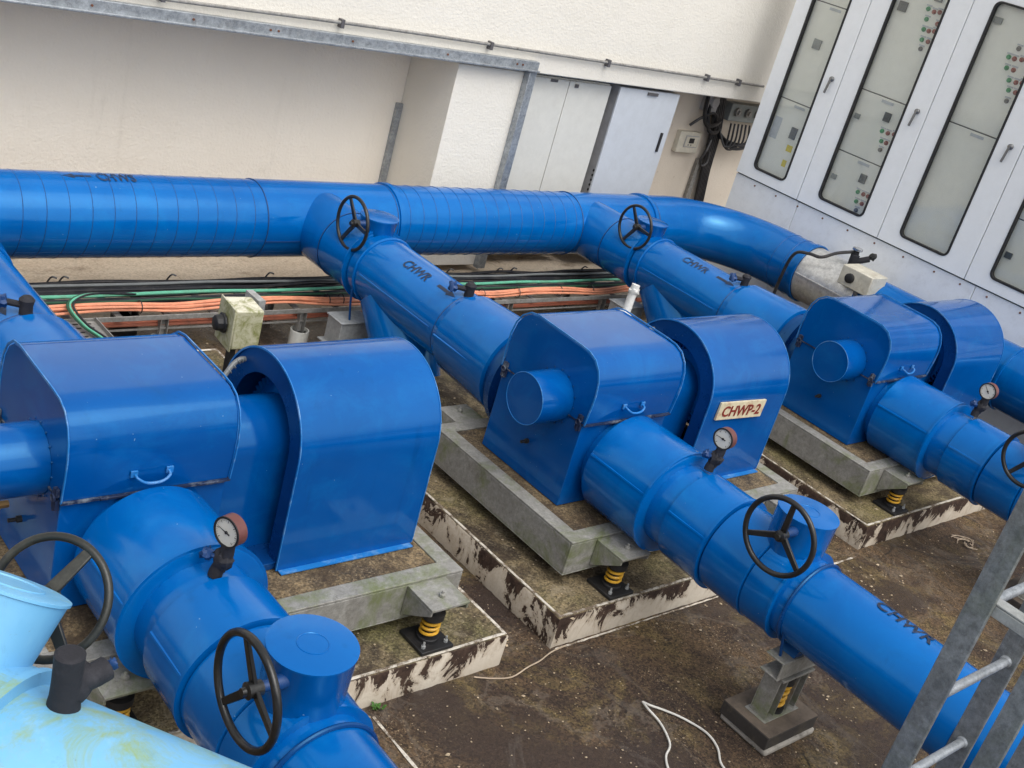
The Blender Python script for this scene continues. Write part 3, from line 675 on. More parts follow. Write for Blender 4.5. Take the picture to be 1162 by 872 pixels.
g = MB(); jacket(g, SX0, SZ, [(4.66, .226, 4.60, .236), (4.605, .250, 4.12, .272)]); lapstrip(g, SX0, SZ, 4.6, 4.13, .262, -1.5); obj('pump_end_jacket', g, 'paint_blue', su)
g = MB(); g.lathe((SX0, 0, SZ), (0, 1, 0), [(3.86, .24), (4.00, .25), (4.005, .305), (4.045, .305), (4.05, .25), (4.13, .25)], 64); obj('flange_disc', g, 'paint_blue_dark', su)
g = MB(); g.tube([(SX0-.006, 5.34, .60), (SX0-.006, 5.14, .38), (SX0-.006, 5.03, .18)], .214, 56); obj('strainer_leg', g, 'paint_blue', su)
g = MB(); g.lathe((SX0+.01, 5.68, 0), (0, 0, 1), [(.85, .105), (.985, .121), (.99, .125), (.998, .125), (1.0, .118)], 48); obj('valve_bonnet', g, 'paint_blue', su)
handwheel(su, (SX0-.20, 5.66, .955), (-1, 0, 0), .165, rot=.5, stem=.07, tube=.0115)
vv = (SX0-.02, 4.66)
g = MB(); g.lathe((vv[0], vv[1], .88), (0, 0, 1), [(0, .03), (.07, .028), (.10, .034), (.115, .02)], 16); g.tube([(vv[0], vv[1], .95), (vv[0]-.07, vv[1]+.04, .955)], .016, 8)
obj('vent_cock', g, 'black_foam', su)
g = MB(); g.blob((vv[0]-.09, vv[1]+.05, .955), .028, amp=.35, seed=2, n=6); obj('cock_handle', g, 'dark_seam', su)
pipe_text('CHWR', .095, su, 'y', (SX0, SZ), .222, 5.20, -.42, -1, flip=1, squash=.85)
pipe_arrow(su, 'y', (SX0, SZ), .222, 4.86, -.42, -1, .17, .05)
s3 = copy_tree(su, 2.61, 'blue suction pipe with handwheel dropping from header to the farthest pump, nearest the elbow')
s1 = copy_tree(su, -2.51, 'blue suction pipe at left edge with black taped vent cock above the nearest pump')

# ------------------------------------------------------------------ pumps (prototype x0=4.27)
PC = (3.52, .93)
pump = thing('pump', (4.6, 3.5, .172), 'middle pump set under blue covers with the CHWP-2 plate on its motor cover', 'pump', 'covered pump sets on concrete plinths')
# base frame
fx0, fx1, fy0, fy1, fz0, fz1 = 3.80, 5.64, 2.955, 4.10, .25, .42
g = MB()
for (a, b, c, d) in ((fx0, fx1, fy0, fy0+.012), (fx0, fx1, fy1-.012, fy1), (fx0, fx0+.012, fy0+.013, fy1-.013), (fx1-.012, fx1, fy0+.013, fy1-.013)): g.box(a, b, c, d, fz0, fz1-.001)
for (a, b, c, d) in ((fx0, fx1, fy0, fy0+.085), (fx0, fx1, fy1-.085, fy1), (fx0, fx0+.085, fy0+.086, fy1-.086), (fx1-.085, fx1, fy0+.086, fy1-.086)): g.box(a, b, c, d, fz1, fz1+.012)
g.box(fx0, fx1, fy0, fy1, fz0-.008, fz0-.001)
obj('base_frame', g, 'frame_steel', pump, .003)
g = MB(); g.box(fx0+.087, fx1-.087, fy0+.087, fy1-.087, fz0+.01, fz1+.006); obj('concrete_infill', g, 'infill_concrete', pump)
for bx in (4.07, 5.44):
    for s, fy in ((-1, fy0), (1, fy1)):
        g = MB(); w = .10
        y0, y1 = (fy-.185, fy-.003) if s < 0 else (fy+.003, fy+.185)
        g.box(bx-w, bx+w, y0, y1, fz1-.012, fz1)
        yn, yf = (fy-.003, fy-.18) if s < 0 else (fy+.003, fy+.18)
        for gx in (bx-w, bx+w-.01): g.prism([(yn, fz1-.013), (yf, fz1-.013), (yf, fz1-.035), (yn, fz0+.02)], 'x', gx, gx+.01)
        g.lathe((bx, (y0+y1)/2-.02*s*-1, fz1), (0, 0, 1), [(0, .016), (.014, .016), (.015, .007), (.03, .007)], 6)
        obj('spring_bracket', g, 'frame_steel', pump, .002)
        sy = (y0+y1)/2
        m = MB(); m.box(bx-.085, bx+.085, sy-.085, sy+.085, .174, .192); m.lathe((bx, sy, .19), (0, 0, 1), [(0, .05), (.02, .05)], 24); m.lathe((bx, sy, .192), (0, 0, 1), [(0, .031), (.11, .031)], 16)
        sm = obj('spring_mount', m, 'black_rubber', pump, .003)
        m = MB(); pts = []
        for i in range(61): th = 2*PI*3.1*i/60; pts.append((bx+.037*math.cos(th), sy+.037*math.sin(th), .216+.078*i/60))
        m.tube(pts, .0072, 8); obj('coil', m, 'yellow_spring', sm)
        m = MB(); m.lathe((bx, sy, .298), (0, 0, 1), [(0, .045), (.004, .05), (.035, .05), (.04, .03), (.109, .018)], 24); obj('spring_cap', m, 'black_rubber', sm)
        for ex in (-.06, .06):
            m = MB(); m.lathe((bx+ex, sy-.055, .192), (0, 0, 1), [(0, .01), (.012, .01), (.013, .005), (.03, .005)], 6); obj('anchor_bolt', m, 'frame_clean', sm)
# pump cover
up = [(3.238, .895), (3.228, 1.00), (3.226, 1.07), (3.234, 1.13), (3.255, 1.18), (3.292, 1.218), (3.34, 1.236), (3.40, 1.241), (3.72, 1.246), (3.775, 1.235), (3.825, 1.20), (3.855, 1.15), (3.872, 1.08), (3.874, 1.0), (3.87, .895)]
lo = [(3.245, .43), (3.247, .90), (3.862, .90), (3.866, .43)]
cx0, cx1 = 3.945, 4.575
g = MB(); g.prism(lo, 'x', cx0+.006, cx1-.006); obj('lower_casing', g, 'paint_blue_cover', pump, .004)
g = MB(); g.prism(up, 'x', cx0+.003, cx1-.003); cov = obj('pump_cover', g, 'paint_blue_cover', pump, .006)
for xx in (cx0-.001, cx1-.0035):
    g = MB(); g.strip([(p[0]+(-.002 if p[0] < 3.5 else .002), p[1]+(.002 if p[1] > 1.2 else 0)) for p in up], 'x', xx, xx+.0045, .008); obj('rim', g, 'edge_worn', cov)
g = MB(); g.box(cx0, cx1, 3.226, 3.246, .891, .899); g.box(cx0-.001, cx0+.01, 3.24, 3.87, .892, .897); obj('seam', g, 'seam_worn', cov)
g = MB(); hx_, hz1 = 4.255, .975
g.tube([(hx_-.062, 3.226, hz1+.006), (hx_-.060, 3.203, hz1), (hx_-.035, 3.193, hz1-.014), (hx_, 3.190, hz1-.018), (hx_+.035, 3.193, hz1-.014), (hx_+.060, 3.203, hz1), (hx_+.062, 3.226, hz1+.006)], .0055, 8, 4)
for s in (-1, 1): g.box(hx_+s*.066-.013, hx_+s*.066+.013, 3.220, 3.2275, hz1-.006, hz1+.02)
obj('handle', g, 'edge_worn', cov, .001)
for (yy, zz) in ((3.262, .905), (3.842, .895)):
    g = MB(); g.box(cx0-.012, cx0+.002, yy-.016, yy+.016, zz-.045, zz-.01); g.box(cx0-.012, cx0+.001, yy-.014, yy+.014, zz+.006, zz+.035); g.lathe((cx0-.010, yy, zz-.05), (0, 0, 1), [(0, .006), (.09, .006)], 8); g.torus((cx0-.016, yy, zz), (1, 0, 0), .014, .004, 14, 6)
    obj('latch', g, 'seam_worn', cov)
for lx in (4.13, 4.50):
    g = MB(); g.box(lx-.05, lx+.05, 3.222, 3.236, .890, .900); obj('latch', g, 'seam_worn', cov, .002)
g = MB(); g.lathe((cx0+.002, 3.47, .94), (-1, 0, 0), [(0, .131), (.2035, .129)], 64); sc_ = obj('shaft_cap', g, 'paint_blue_cover', pump)
g = MB()
for k in range(16): th = 2*PI*k/16; g.lathe((cx0+.004, 3.47+.139*math.cos(th), .94+.139*math.sin(th)), (-1, 0, 0), [(0, .005), (.005, .004)], 6)
obj('rivets', g, 'paint_blue_dark', sc_)
g = MB(); g.torus((cx0-.2015, 3.47, .94), (1, 0, 0), .1285, .0022, 56, 6); obj('cap_edge', g, 'edge_worn', sc_)
g = MB(); g.lathe((cx0+.008, 3.556, .627), (-1, 0, 0), [(0, .013), (.02, .013), (.022, .008), (.05, .008)], 8); obj('drain_plug', g, 'black_rubber', pump)
# coupling guard
def arch(cy, cz, r, zb, n=28):
    return [(cy-r, zb)]+[(cy-r*math.cos(PI*i/n), cz+r*math.sin(PI*i/n)) for i in range(n+1)]+[(cy+r, zb)]
g = MB(); g.prism(arch(3.52, .89, .165, .43), 'x', 4.57, 4.93); obj('coupling_guard', g, 'paint_blue_cover', pump, .004)
g = MB(); g.box(4.63, 4.90, 3.22, 3.82, .43, .462); obj('guard_foot', g, 'paint_blue_dark', pump, .003)
# motor cover: open-bottomed arch with a holed end plate
mx0, mx1 = 4.845, 5.525
mc = MB(); path = arch(PC[0], PC[1], .322, .436, 40)
mc.strip(path, 'x', mx0, mx1, -.006)
mo = obj('motor_cover', mc, 'paint_blue_cover', pump, .0)
# end plate ring
g = MB(); outer = arch(PC[0], PC[1], .318, .44, 40); inner = arch(PC[0], PC[1]-.02, .235, .44, 40)
n = len(outer); vs = []; 
for xx in (mx0+.006, mx0+.012): vs += [(xx, p[0], p[1]) for p in outer]+[(xx, p[0], p[1]) for p in inner]
fs = []
for i in range(n-1): fs += [(i, n+i, n+i+1, i+1), (2*n+i, 2*n+i+1, 3*n+i+1, 3*n+i), (n+i, 3*n+i, 3*n+i+1, n+i+1)]
fs += [(0, 2*n, 3*n, n), (n-1, 2*n-1, 4*n-1, 3*n-1)]
g.add(vs, fs); obj('end_plate', g, 'paint_blue_dark', mo)
g = MB(); g.prism(arch(PC[0], PC[1], .317, .44, 40), 'x', mx1-.012, mx1-.006); obj('rear_plate', g, 'paint_blue_cover', mo)
g = MB(); g.strip([(p[0]*1.0+(p[0]-PC[0])*.008, p[1]+.002) for p in path], 'x', mx0-.002, mx0+.002, -.008); obj('rim', g, 'edge_worn', mo); g = MB(); g.strip([(p[0]*1.0+(p[0]-PC[0])*.008, p[1]+.002) for p in path], 'x', mx1-.002, mx1+.002, -.008)
obj('rim', g, 'edge_worn', mo)
g = MB(); g.box(mx0+.01, mx1-.01, PC[0]-.35, PC[0]-.318, .432, .437); obj('foot_flange', g, 'edge_worn', mo); g = MB(); g.box(mx0+.01, mx1-.01, PC[0]+.318, PC[0]+.35, .432, .437); obj('foot_flange', g, 'edge_worn', mo)
g = MB(); g.lathe((0, 3.52, .90), (1, 0, 0), [(4.93, .15), (4.94, .195), (5.45, .195), (5.46, .12)], 48)
for k in range(44):
    th = 2*PI*k/44; c_, s_ = math.cos(th), math.sin(th); sd = V((0, -s_, c_))*.0035; ro = V((0, c_, s_))
    b = V((0, 3.52, .90)); vs = []
    for xx in (4.93, 5.45):
        for rr, q in ((.19, -1), (.19, 1), (.226, 1), (.226, -1)): v = b+ro*rr+sd*q; vs.append((xx, v.y, v.z))
    g.add(vs, [(0,1,2,3),(7,6,5,4),(0,4,5,1),(1,5,6,2),(2,6,7,3),(3,7,4,0)])
obj('motor_body', g, 'paint_blue', pump)
g = MB(); pts = [(4.90, 3.70, 1.12), (4.83, 3.72, 1.13), (4.76, 3.70, 1.07), (4.72, 3.67, .98), (4.70, 3.66, .88)]
g.tube(pts, .011, 10, 8)
for i in range(14):
    t_ = i/14*3.99; k = int(t_); f_ = t_-k; p = V(pts[k]).lerp(V(pts[k+1]), f_); q = (V(pts[k+1])-V(pts[k])); g.torus(p, q, .0115, .003, 14, 5)
obj('flexible_conduit', g, 'cable_grey', pump)

pump3 = copy_tree(pump, 2.61, 'farthest pump set under blue covers, beside the silver jacketed pipe')
pump1 = copy_tree(pump, -2.51, 'nearest pump set under blue covers, cut by the left edge behind the light blue bonnet')
# brass bleed cock only on nearest pump
g = MB(); g.lathe((1.435-.03, 3.60, .67), (-1, 0, 0), [(0, .014), (.03, .014), (.032, .02), (.06, .02)], 10); obj('bleed_plug', g, 'brass', pump1)
# name plate on pump 2
g = MB(); g.box(4.925, 5.335, 3.1835, 3.1955, .830, .935, Matrix.Rotation(.05, 3, 'Y')); pltA = obj('name_plate', g, 'plate_cream', pump, .001)
v, f = text_mesh('CHWP-2', .092, .0006); w_ = max(p[0] for p in v); g = MB()
R_ = Matrix.Rotation(.05, 3, 'Y'); cpl = V((5.13, 3.1815, .8825))
g.add([cpl+R_ @ V(((p[0]-w_/2)*.34/w_*1.02, -p[2], (p[1]-.033)*.95)) for p in v], f); obj('lettering', g, 'ink_red', pltA, smooth=False)

# ------------------------------------------------------------------ plinths
def plinth(x0, x1, label):
    t = thing('concrete_plinth', ((x0+x1)/2, 4.2, 0), label, 'plinth', 'concrete plinths under the pumps')
    rn = random.Random(int(x0*100)); y0, y1, h = 2.76, 5.60, .172; per = []
    def run(ax, ay, bx, by):
        n = max(2, int(math.hypot(bx-ax, by-ay)/.035))
        for i in range(n): per.append((ax+(bx-ax)*i/n, ay+(by-ay)*i/n))
    run(x0, y0, x1, y0); run(x1, y0, x1, y1); run(x1, y1, x0, y1); run(x0, y1, x0, y0)
    cx, cy = (x0+x1)/2, (y0+y1)/2; n = len(per); j = lambda a: rn.uniform(-a, a)
    chip = [(.012 if rn.random() < .05 else 0)+rn.uniform(0, .0025) for _ in per]
    def inset(p, d):
        x, y = p; return (min(max(x, x0+d), x1-d), min(max(y, y0+d), y1-d))
    rings = []
    rings.append([(p[0]+j(.003), p[1]+j(.003), 0) for p in per])
    rings.append([(*inset(p, c*.2), h-.010-c+j(.001)) for p, c in zip(per, chip)])
    rings.append([(*inset(p, .005+c), h-.003-c*.4) for p, c in zip(per, chip)])
    rings.append([(*inset(p, .012+c), h) for p, c in zip(per, chip)])
    vs = [v for r in rings for v in r]; fs = []
    for k in range(3):
        for i in range(n): fs.append((k*n+i, k*n+(i+1) % n, (k+1)*n+(i+1) % n, (k+1)*n+i))
    fs.append(tuple(3*n+i for i in range(n)))
    g = MB(); g.add(vs, fs); obj('block', g, 'pad_concrete', t, ang=60)
    g = MB(); o = [(*inset(p, .007), h-.0005) for p in per]; o2 = [(*inset(p, .008+rn.uniform(0, .003)), h+.0022) for p in per]; i2 = [(*inset(p, .014+rn.uniform(0, .007)), h+.0022) for p in per]; i3 = [(*inset(p, .024), h-.001) for p in per]
    vs = o+o2+i2+i3; fs = []
    for k in range(3):
        for i in range(n): fs.append((k*n+i, k*n+(i+1) % n, (k+1)*n+(i+1) % n, (k+1)*n+i))
    g.add(vs, fs); obj('painted_edge', g, 'edge_paint', t)
plinth(1.13, 3.325, 'stained concrete plinth with peeling cream paint under the nearest pump')
plinth(3.64, 5.835, 'stained concrete plinth with peeling cream paint under the middle pump')
plinth(6.27, 8.40, 'stained concrete plinth with peeling cream paint under the farthest pump')

# ------------------------------------------------------------------ pipe supports
def support(x, y, label):
    t = thing('pipe_support', (x, y, 0), label, 'pipe support', 'spring pipe supports under discharge pipes')
    g = MB(); g.box(x-.18, x+.20, y-.145, y+.13, 0, .035); obj('plaster_bed', g, 'plaster_dirty', t, .012)
    g = MB(); g.box(x-.19, x+.19, y-.135, y+.135, .036, .105); obj('rubber_block', g, 'block_dark', t, .004); g = MB(); g.box(x-.188, x+.188, y-.133, y+.133, .1055, .1075); obj('block_top', g, 'block_top', t)
    g = MB()
    for s_ in (-1, 1):
        a, b = (x-.115, x-.045) if s_ < 0 else (x+.045, x+.115)
        g.box(a, b, y+.040, y+.046, .112, .329); g.box(a, a+.005, y-.045, y+.039, .112, .329); g.box(b-.005, b, y-.045, y+.039, .112, .329)
    g.box(x-.13, x+.13, y-.06, y+.06, .106, .111)
    g.box(x-.12, x+.12, y-.06, y+.06, .330, .342); obj('stanchion', g, 'frame_steel', t, .002)
    m = MB(); pts = [(x+.035*math.cos(2*PI*4*i/60), y+.035*math.sin(2*PI*4*i/60), .13+.13*i/60) for i in range(61)]; m.tube(pts, .010, 8); obj('coil', m, 'yellow_spring', t)
    m = MB(); m.lathe((x, y, .106), (0, 0, 1), [(0, .05), (.02, .05), (.021, .02), (.16, .02), (.161, .048), (.2, .048)], 20); obj('spring_cup', m, 'black_rubber', t)
    g = MB(); g.box(x-.17, x+.17, y-.05, y+.05, .352, .360); g.box(x-.17, x+.17, y-.05, y-.042, .361, .438); g.box(x-.17, x+.17, y-.05, y+.05, .439, .447)
    obj('top_channel', g, 'frame_steel', t, .002)
    m = MB(); m.lathe((x, y, .343), (0, 0, 1), [(0, .02), (.009, .02)], 12); obj('leveling_nut', m, 'rust', t)
    g = MB(); g.tube([(x-.13, y, .43), (x-.165, y+.01, .56), (x-.19, y+.02, .66)], .007, 8); g.tube([(x+.13, y, .43), (x+.17, y+.01, .56), (x+.192, y+.02, .66)], .007, 8); obj('clamp_rod', g, 'paint_blue_dark', t)
    g = MB(); g.prism([(x-.09, .448), (x+.09, .448), (x+.06, .485), (x-.06, .485)], 'y', y-.04, y+.04); obj('saddle', g, 'paint_blue_dark', t)
support(4.275, 1.94, 'steel pipe support with yellow spring on dark block under the CHWR lettered pipe')
support(6.88, 1.94, 'steel pipe support at right edge behind the ladder, under the farthest discharge pipe')
support(1.755, 1.55, 'pipe support under the nearest discharge pipe')
# squat box stanchion below the suction clamp
for i, (bx, lb) in enumerate(((4.19, 'squat grey steel box stand with blue hanger rod beside the white pot'), (6.80, 'squat grey steel box stand below the farthest suction pipe'))):
    t = thing('box_stand', (bx, 5.6, 0), lb, 'box stand', 'box stands below the suction pipes')
    g = MB(); g.box(bx-.11, bx+.12, 5.46, 5.62, .18, .355); g.box(bx-.14, bx+.15, 5.43, 5.65, .174, .182); g.box(bx-.12, bx+.13, 5.45, 5.63, .356, .366); obj('box', g, 'frame_clean', t, .003)
    g = MB(); g.tube([(bx-.03, 5.5, .36), (bx-.055, 5.5, .5), (bx-.065, 5.5, .62)], .007, 8); obj('hanger_rod', g, 'paint_blue_dark', t)

# ------------------------------------------------------------------ cable tray
tr = thing('cable_tray', (4.5, 6.05, 0), 'grey steel cable tray on short posts carrying black, green and orange cables below the header', 'cable tray')
g = MB()
for y in (5.835, 6.31): g.box(-1.5, 8.3, y, y+.006, .258, .290); g.box(-1.5, 8.3, y+(.0081 if y < 6 else -.0201), y+(.0281 if y < 6 else -.0001), .255, .262)
obj('side_rail', g, 'tray_steel', tr, .002)
for k in range(33):
    g = MB(); g.box(-1.4+.3*k, -1.36+.3*k, 5.845, 6.308, .263, .272); obj('rung', g, 'tray_steel', tr)
for x in (.9, 2.0, 3.09, 4.05, 5.86, 6.88, 7.7):
    for yy in (5.86, 6.26):
        g = MB(); g.box(x-.025, x-.021, yy-.02, yy+.02, .0, .254); g.box(x+.021, x+.025, yy-.02, yy+.02, .0, .254); g.box(x-.02, x+.02, yy+.012, yy+.018, .0, .254); obj('post', g, 'tray_steel', tr)
g = MB(); y = 5.90
g.box(-1.5, 8.3, 5.86, 5.868, .183, .193); obj('lower_rail', g, 'tray_steel', tr)
def pot(x, y, label, mat='pipe_white', r=.062, h=.13):
    t = thing('footing_pot', (x, y, 0), label, 'pot', 'footing pots round tray posts')
    g = MB(); g.lathe((x, y, 0), (0, 0, 1), [(0, r), (h, r), (h, r-.007), (h-.02, r-.008)], 32); obj('sleeve', g, mat, t)
    g = MB(); g.lathe((x, y, h-.03), (0, 0, 1), [(0, r-.009), (.01, r-.009)], 24); obj('mortar_fill', g, 'block_dark', t)
pot(4.055, 5.86, 'white plastic pipe footing pot round a tray post, left of the strainer leg')
pot(3.09, 5.86, 'small white footing pot half hidden behind the nearest pump cover')
pot(6.88, 5.86, 'footing pot round tray post behind the middle pump cover', 'block_dark')
pot(3.86, 6.22, 'dark round footing pot under the tray behind the yellowed isolator box', 'black_rubber', .085, .12)
pot(3.02, 6.22, 'dark round footing pot under the tray behind the nearest pump cover', 'black_rubber', .085, .12)
pot(5.95, 6.22, 'dark round footing pot under the tray behind the middle suction pipe', 'black_rubber', .085, .12)
def cable(name, y, z, r, mat, label, cat='cable', amp=.012, seed=0, x0=-1.2, x1=8.3, grp=None, zamp=.006, parent=None):
    rnd = random.Random(seed); pts = []; N = 26
    for i in range(N+1): pts.append((x0+(x1-x0)*i/N, y+rnd.uniform(-amp, amp), z+rnd.uniform(0, zamp)))
    g = MB(); g.tube(pts, r, 8, 4)
    o = obj(name, g, mat, parent)
    if not parent: tag(o, label, cat, grp)
    return o
bl = 'black power cable running along the tray, one of many alike'
i = 0
for y, z, r in ((6.285, .300, .012), (6.26, .285, .011), (6.23, .292, .013), (6.20, .285, .011), (6.175, .30, .013), (6.15, .285, .012), (6.12, .290, .013), (6.05, .288, .014), (6.02, .300, .012), (5.995, .288, .014), (5.965, .292, .012)):
    i += 1; cable('power_cable', y, z, r, 'cable_black', bl, seed=i, grp='black cables in the tray', amp=.016, zamp=.014)
cable('grey_cable', 6.215, .315, .010, 'cable_grey', 'thin grey cable lying among the black ones at the back of the tray', seed=40)
cable('earth_cable', 6.085, .312, .0115, 'cable_green', 'bright green earth cable running along the middle of the tray', seed=41, amp=.014)
cable('earth_cable', 5.975, .320, .008, 'cable_dark_green', 'thin dark green cable just behind the orange cables', seed=42, amp=.01)
k = 0
for y, z in ((5.875, .305), (5.895, .318), (5.915, .305), (5.935, .32), (5.905, .332), (5.885, .325)):
    k += 1; rnd = random.Random(100); pts = []
    for i in range(27):
        sw1 = .026*math.sin(i*1.1)+.014*math.sin(i*2.3+k*.8)
        pts.append((-1.2+9.5*i/26, y+.5*sw1+random.uniform(-.003, .003), z+.014*math.sin(i*1.9+.4)+random.uniform(0, .004)))
    g = MB(); g.tube(pts, .0085, 8, 4)
    tag(obj('orange_cable', g, 'cable_copper'), 'orange sheathed cable in the bundle along the front of the tray', 'cable', 'orange cables on top of the tray')
for k, (y, z) in enumerate(((5.885, .205), (5.90, .212), (5.915, .205))):
    o = cable('orange_cable', y, z, .010, 'cable_copper_shaded', 'orange sheathed cable on the shaded lower rail under the tray', seed=60+k, grp='orange cables on the lower rail', amp=.006)
for k, x in enumerate((2.95, 3.55, 4.25, 4.36, 5.6, 5.95, 6.4, 6.75)):
    g = MB(); g.torus((x, 5.905, .316), (1, 0, 0), .038, .0035, 20, 5); obj('cable_tie', g, 'cable_black', tr)
for k, x in enumerate((2.55, 2.62, 3.30, 4.0, 4.62, 5.55, 6.05, 6.2, 7.0)):
    g = MB(); g.tube([(x, 6.30, .30), (x+.005, 6.29, .325), (x+.02, 6.28, .35), (x+.045, 6.27, .345)], .006, 6, 3); obj('cable_tie', g, 'cable_black', tr)
# branch tray sloping down at left
bt = thing('branch_tray', (2.5, 5.7, .25), 'short perforated cable tray branching forward at left, with green and black cables over it', 'cable tray')
g = MB(); g.box(2.40, 2.66, 5.50, 5.83, .268, .274); g.box(2.40, 2.406, 5.50, 5.83, .274, .30); g.box(2.654, 2.66, 5.50, 5.83, .274, .30); obj('channel', g, 'tray_steel', bt)
g = MB()
for a_ in range(3):
    for b_ in range(6): g.box(2.44+.075*a_, 2.47+.075*a_, 5.53+.052*b_, 5.543+.052*b_, .2745, .2765)
obj('slots', g, 'ink_black', bt)
for k, (mt, lb, dx_) in enumerate((('cable_dark_green', 'dark green cable curling over the branch tray', 0), ('cable_black', 'black cable curling over the branch tray', .035), ('cable_green', 'green cable curling over the branch tray', .015))):
    g = MB(); g.tube([(2.95+dx_, 6.05, .33), (2.72+dx_, 5.99, .37), (2.58+dx_, 5.93, .385), (2.50+dx_, 5.86, .36), (2.53+dx_, 5.72, .31), (2.58+dx_, 5.58, .295), (2.60+dx_, 5.48, .285), (2.62+dx_, 5.38, .20)], .0065, 8, 6)
    tag(obj('loose_cable', g, mt), lb, 'cable')

# yellowed isolator on posts
iso = thing('isolator_box', (2.95, 4.75, 0), 'yellowed mossy isolator box with black rotary knob on posts behind the nearest pump', 'isolator')
Rz = Matrix.Rotation(math.radians(-6), 3, 'Z')
g = MB(); g.box(2.815, 2.965, 4.60, 4.78, .69, .905, Rz); obj('case', g, 'isolator_plastic', iso, .010)
g = MB(); g.box(2.805, 2.814, 4.592, 4.788, .682, .913, Rz, (2.89, 4.69, .8)); obj('lid', g, 'isolator_plastic', iso, .006)
g = MB(); g.lathe((2.800, 4.70, .80), (-1, .1, 0), [(0, .054), (.012, .052), (.014, .043), (.045, .039), (.05, .03)], 10); obj('knob', g, 'black_rubber', iso, .003)
g = MB(); g.box(2.84, 2.87, 4.66, 4.70, .172, .674); g.box(2.91, 2.95, 4.66, 4.70, .172, .674); obj('post', g, 'black_rubber', iso)
g = MB(); g.box(2.99, 3.03, 4.72, 4.86, .70, .90); obj('back_bracket', g, 'frame_clean', iso)
# plastered white pipe stub behind pump 2
ws_ = thing('wrapped_stub', (5.70, 4.7, .4), 'white plastered pipe stub leaning up behind the middle pump cover', 'pipe stub')
g = MB(); pts = [(5.68, 4.62, .60), (5.70, 4.63, .75), (5.715, 4.64, .86), (5.73, 4.645, .955)]
g.tube(pts, .028, 12, 5); g.blob((5.68, 4.62, .74), .042, (1, 1, 1), .25, 21, 7); g.blob((5.725, 4.64, .91), .036, (1, 1, .8), .2, 22, 7); g.blob((5.62, 4.66, .70), .035, (1.6, 1, .5), .3, 23, 7)
obj('wrapping', g, 'plaster_white', ws_)
g = MB(); g.tube([(5.67, 4.61, .172), (5.68, 4.62, .62)], .022, 12); obj('pipe', g, 'tray_steel', ws_)
g = MB(); g.box(5.50, 5.80, 4.9, 5.1, .173, .40)
tag(obj('floor_box', g, 'frame_clean', None, .005), 'low grey metal box on the middle plinth behind the white stub', 'box')

# ------------------------------------------------------------------ ladder
LX, LX2, LY = 2.60, 3.00, .815
ld = thing('ladder', (2.8, LY, 0), 'galvanised steel access ladder at the lower right, in front of the long CHWR pipe', 'ladder')
for x in (LX, LX2):
    g = MB(); g.box(x-.006, x+.006, LY-.031, LY+.031, 0, 2.9); o = obj('stringer', g, 'ladder_steel', ld, .003)
for k in range(9):
    z = .24+.285*k-.045
    g = MB(); g.lathe((LX+.006, LY-.002, z+.03), (1, 0, 0), [(.001, .0125), (LX2-LX, .0125)], 16); g.lathe((LX2-.008, LY-.002, z+.03), (1, 0, 0), [(-.004, .013), (0, .017), (.003, .017)], 16)
    obj('rung', g, 'galvanised', ld)
g = MB()
for x in (LX+.012,): g.box(x-.004, x+.036, LY-.36, LY+.02, 1.955, 1.961); g.box(x-.004, x+.001, LY-.36, LY+.02, 1.925, 1.954)
obj('wall_bracket', g, 'frame_clean', ld, .002)
g = MB(); g.box(LX+.0, LX+.012, LY-.205, LY-.150, 0, 2.2); obj('rear_bar', g, 'ladder_steel', ld, .003)
g = MB(); g.box(LX2-.1, LX2-.088, LY-.205, LY-.150, 0, 2.2); obj('rear_bar', g, 'ladder_steel', ld, .003)

# ------------------------------------------------------------------ light blue valve assembly in the foreground
D = V((.58, -.815, 0)).normalized(); N = V((.815, .58, 0)).normalized(); UP = V((0, 0, 1))
A0 = V((.563, 1.725, 1.388))
lb = thing('light_blue_valve_pipe', (A0.x, A0.y, .0), 'faded light blue mossy pipe with tapered bonnet and worn black handwheel in the left foreground', 'pipe')
TB = math.radians(33); B = UP*math.cos(TB)+N*math.sin(TB); W = N*math.cos(TB)-UP*math.sin(TB)
g = MB(); g.lathe(A0, D, [(.10, .243), (2.4, .247)], 72); obj('pipe_run', g, 'paint_light_blue', lb)
g = MB(); g.lathe(A0, D, [(-1.5, .245), (-.16, .245)], 72); obj('pipe_run', g, 'paint_light_blue', lb)
g = MB(); g.lathe(A0, D, [(-.17, .20), (-.165, .262), (.128, .262), (.13, .270), (.148, .270), (.15, .236)], 72); obj('valve_body', g, 'paint_light_blue', lb)
g = MB(); g.lathe(A0, B, [(.15, .098), (.24, .101), (.383, .122), (.385, .127), (.391, .127), (.394, .119)], 56); bo = obj('bonnet', g, 'paint_light_blue', lb)
g = MB(); g.torus(A0+B*.394, B, .070, .003, 40, 6); obj('cap_ridge', g, 'paint_light_blue', bo)
handwheel(lb, A0+B*.365+W*.20, W, .128, 'wheel_worn', rot=-1.75, tube=.0095, stem=.08, sw_=.016)
bp = V((0.757, 1.587, 1.620))
g = MB(); g.lathe(bp, UP, [(-.04, .033), (.0, .031), (.02, .028), (.06, .027), (.118, .028), (.122, .022)], 20)
g.tube([bp+UP*.055+N*.01, bp+N*.04+UP*.045+D*.02, bp+N*.075+UP*.05+D*.035], .024, 12, 3); g.blob(bp+UP*.04+N*.022, .036, (1, 1, 1.2), .12, 4, 8)
obj('taped_tapping', g, 'black_foam', lb)
g = MB(); g.blob(bp+N*.085+UP*.055+D*.04, .011, amp=.4, seed=12, n=6); obj('tap_handle', g, 'dark_seam', lb)

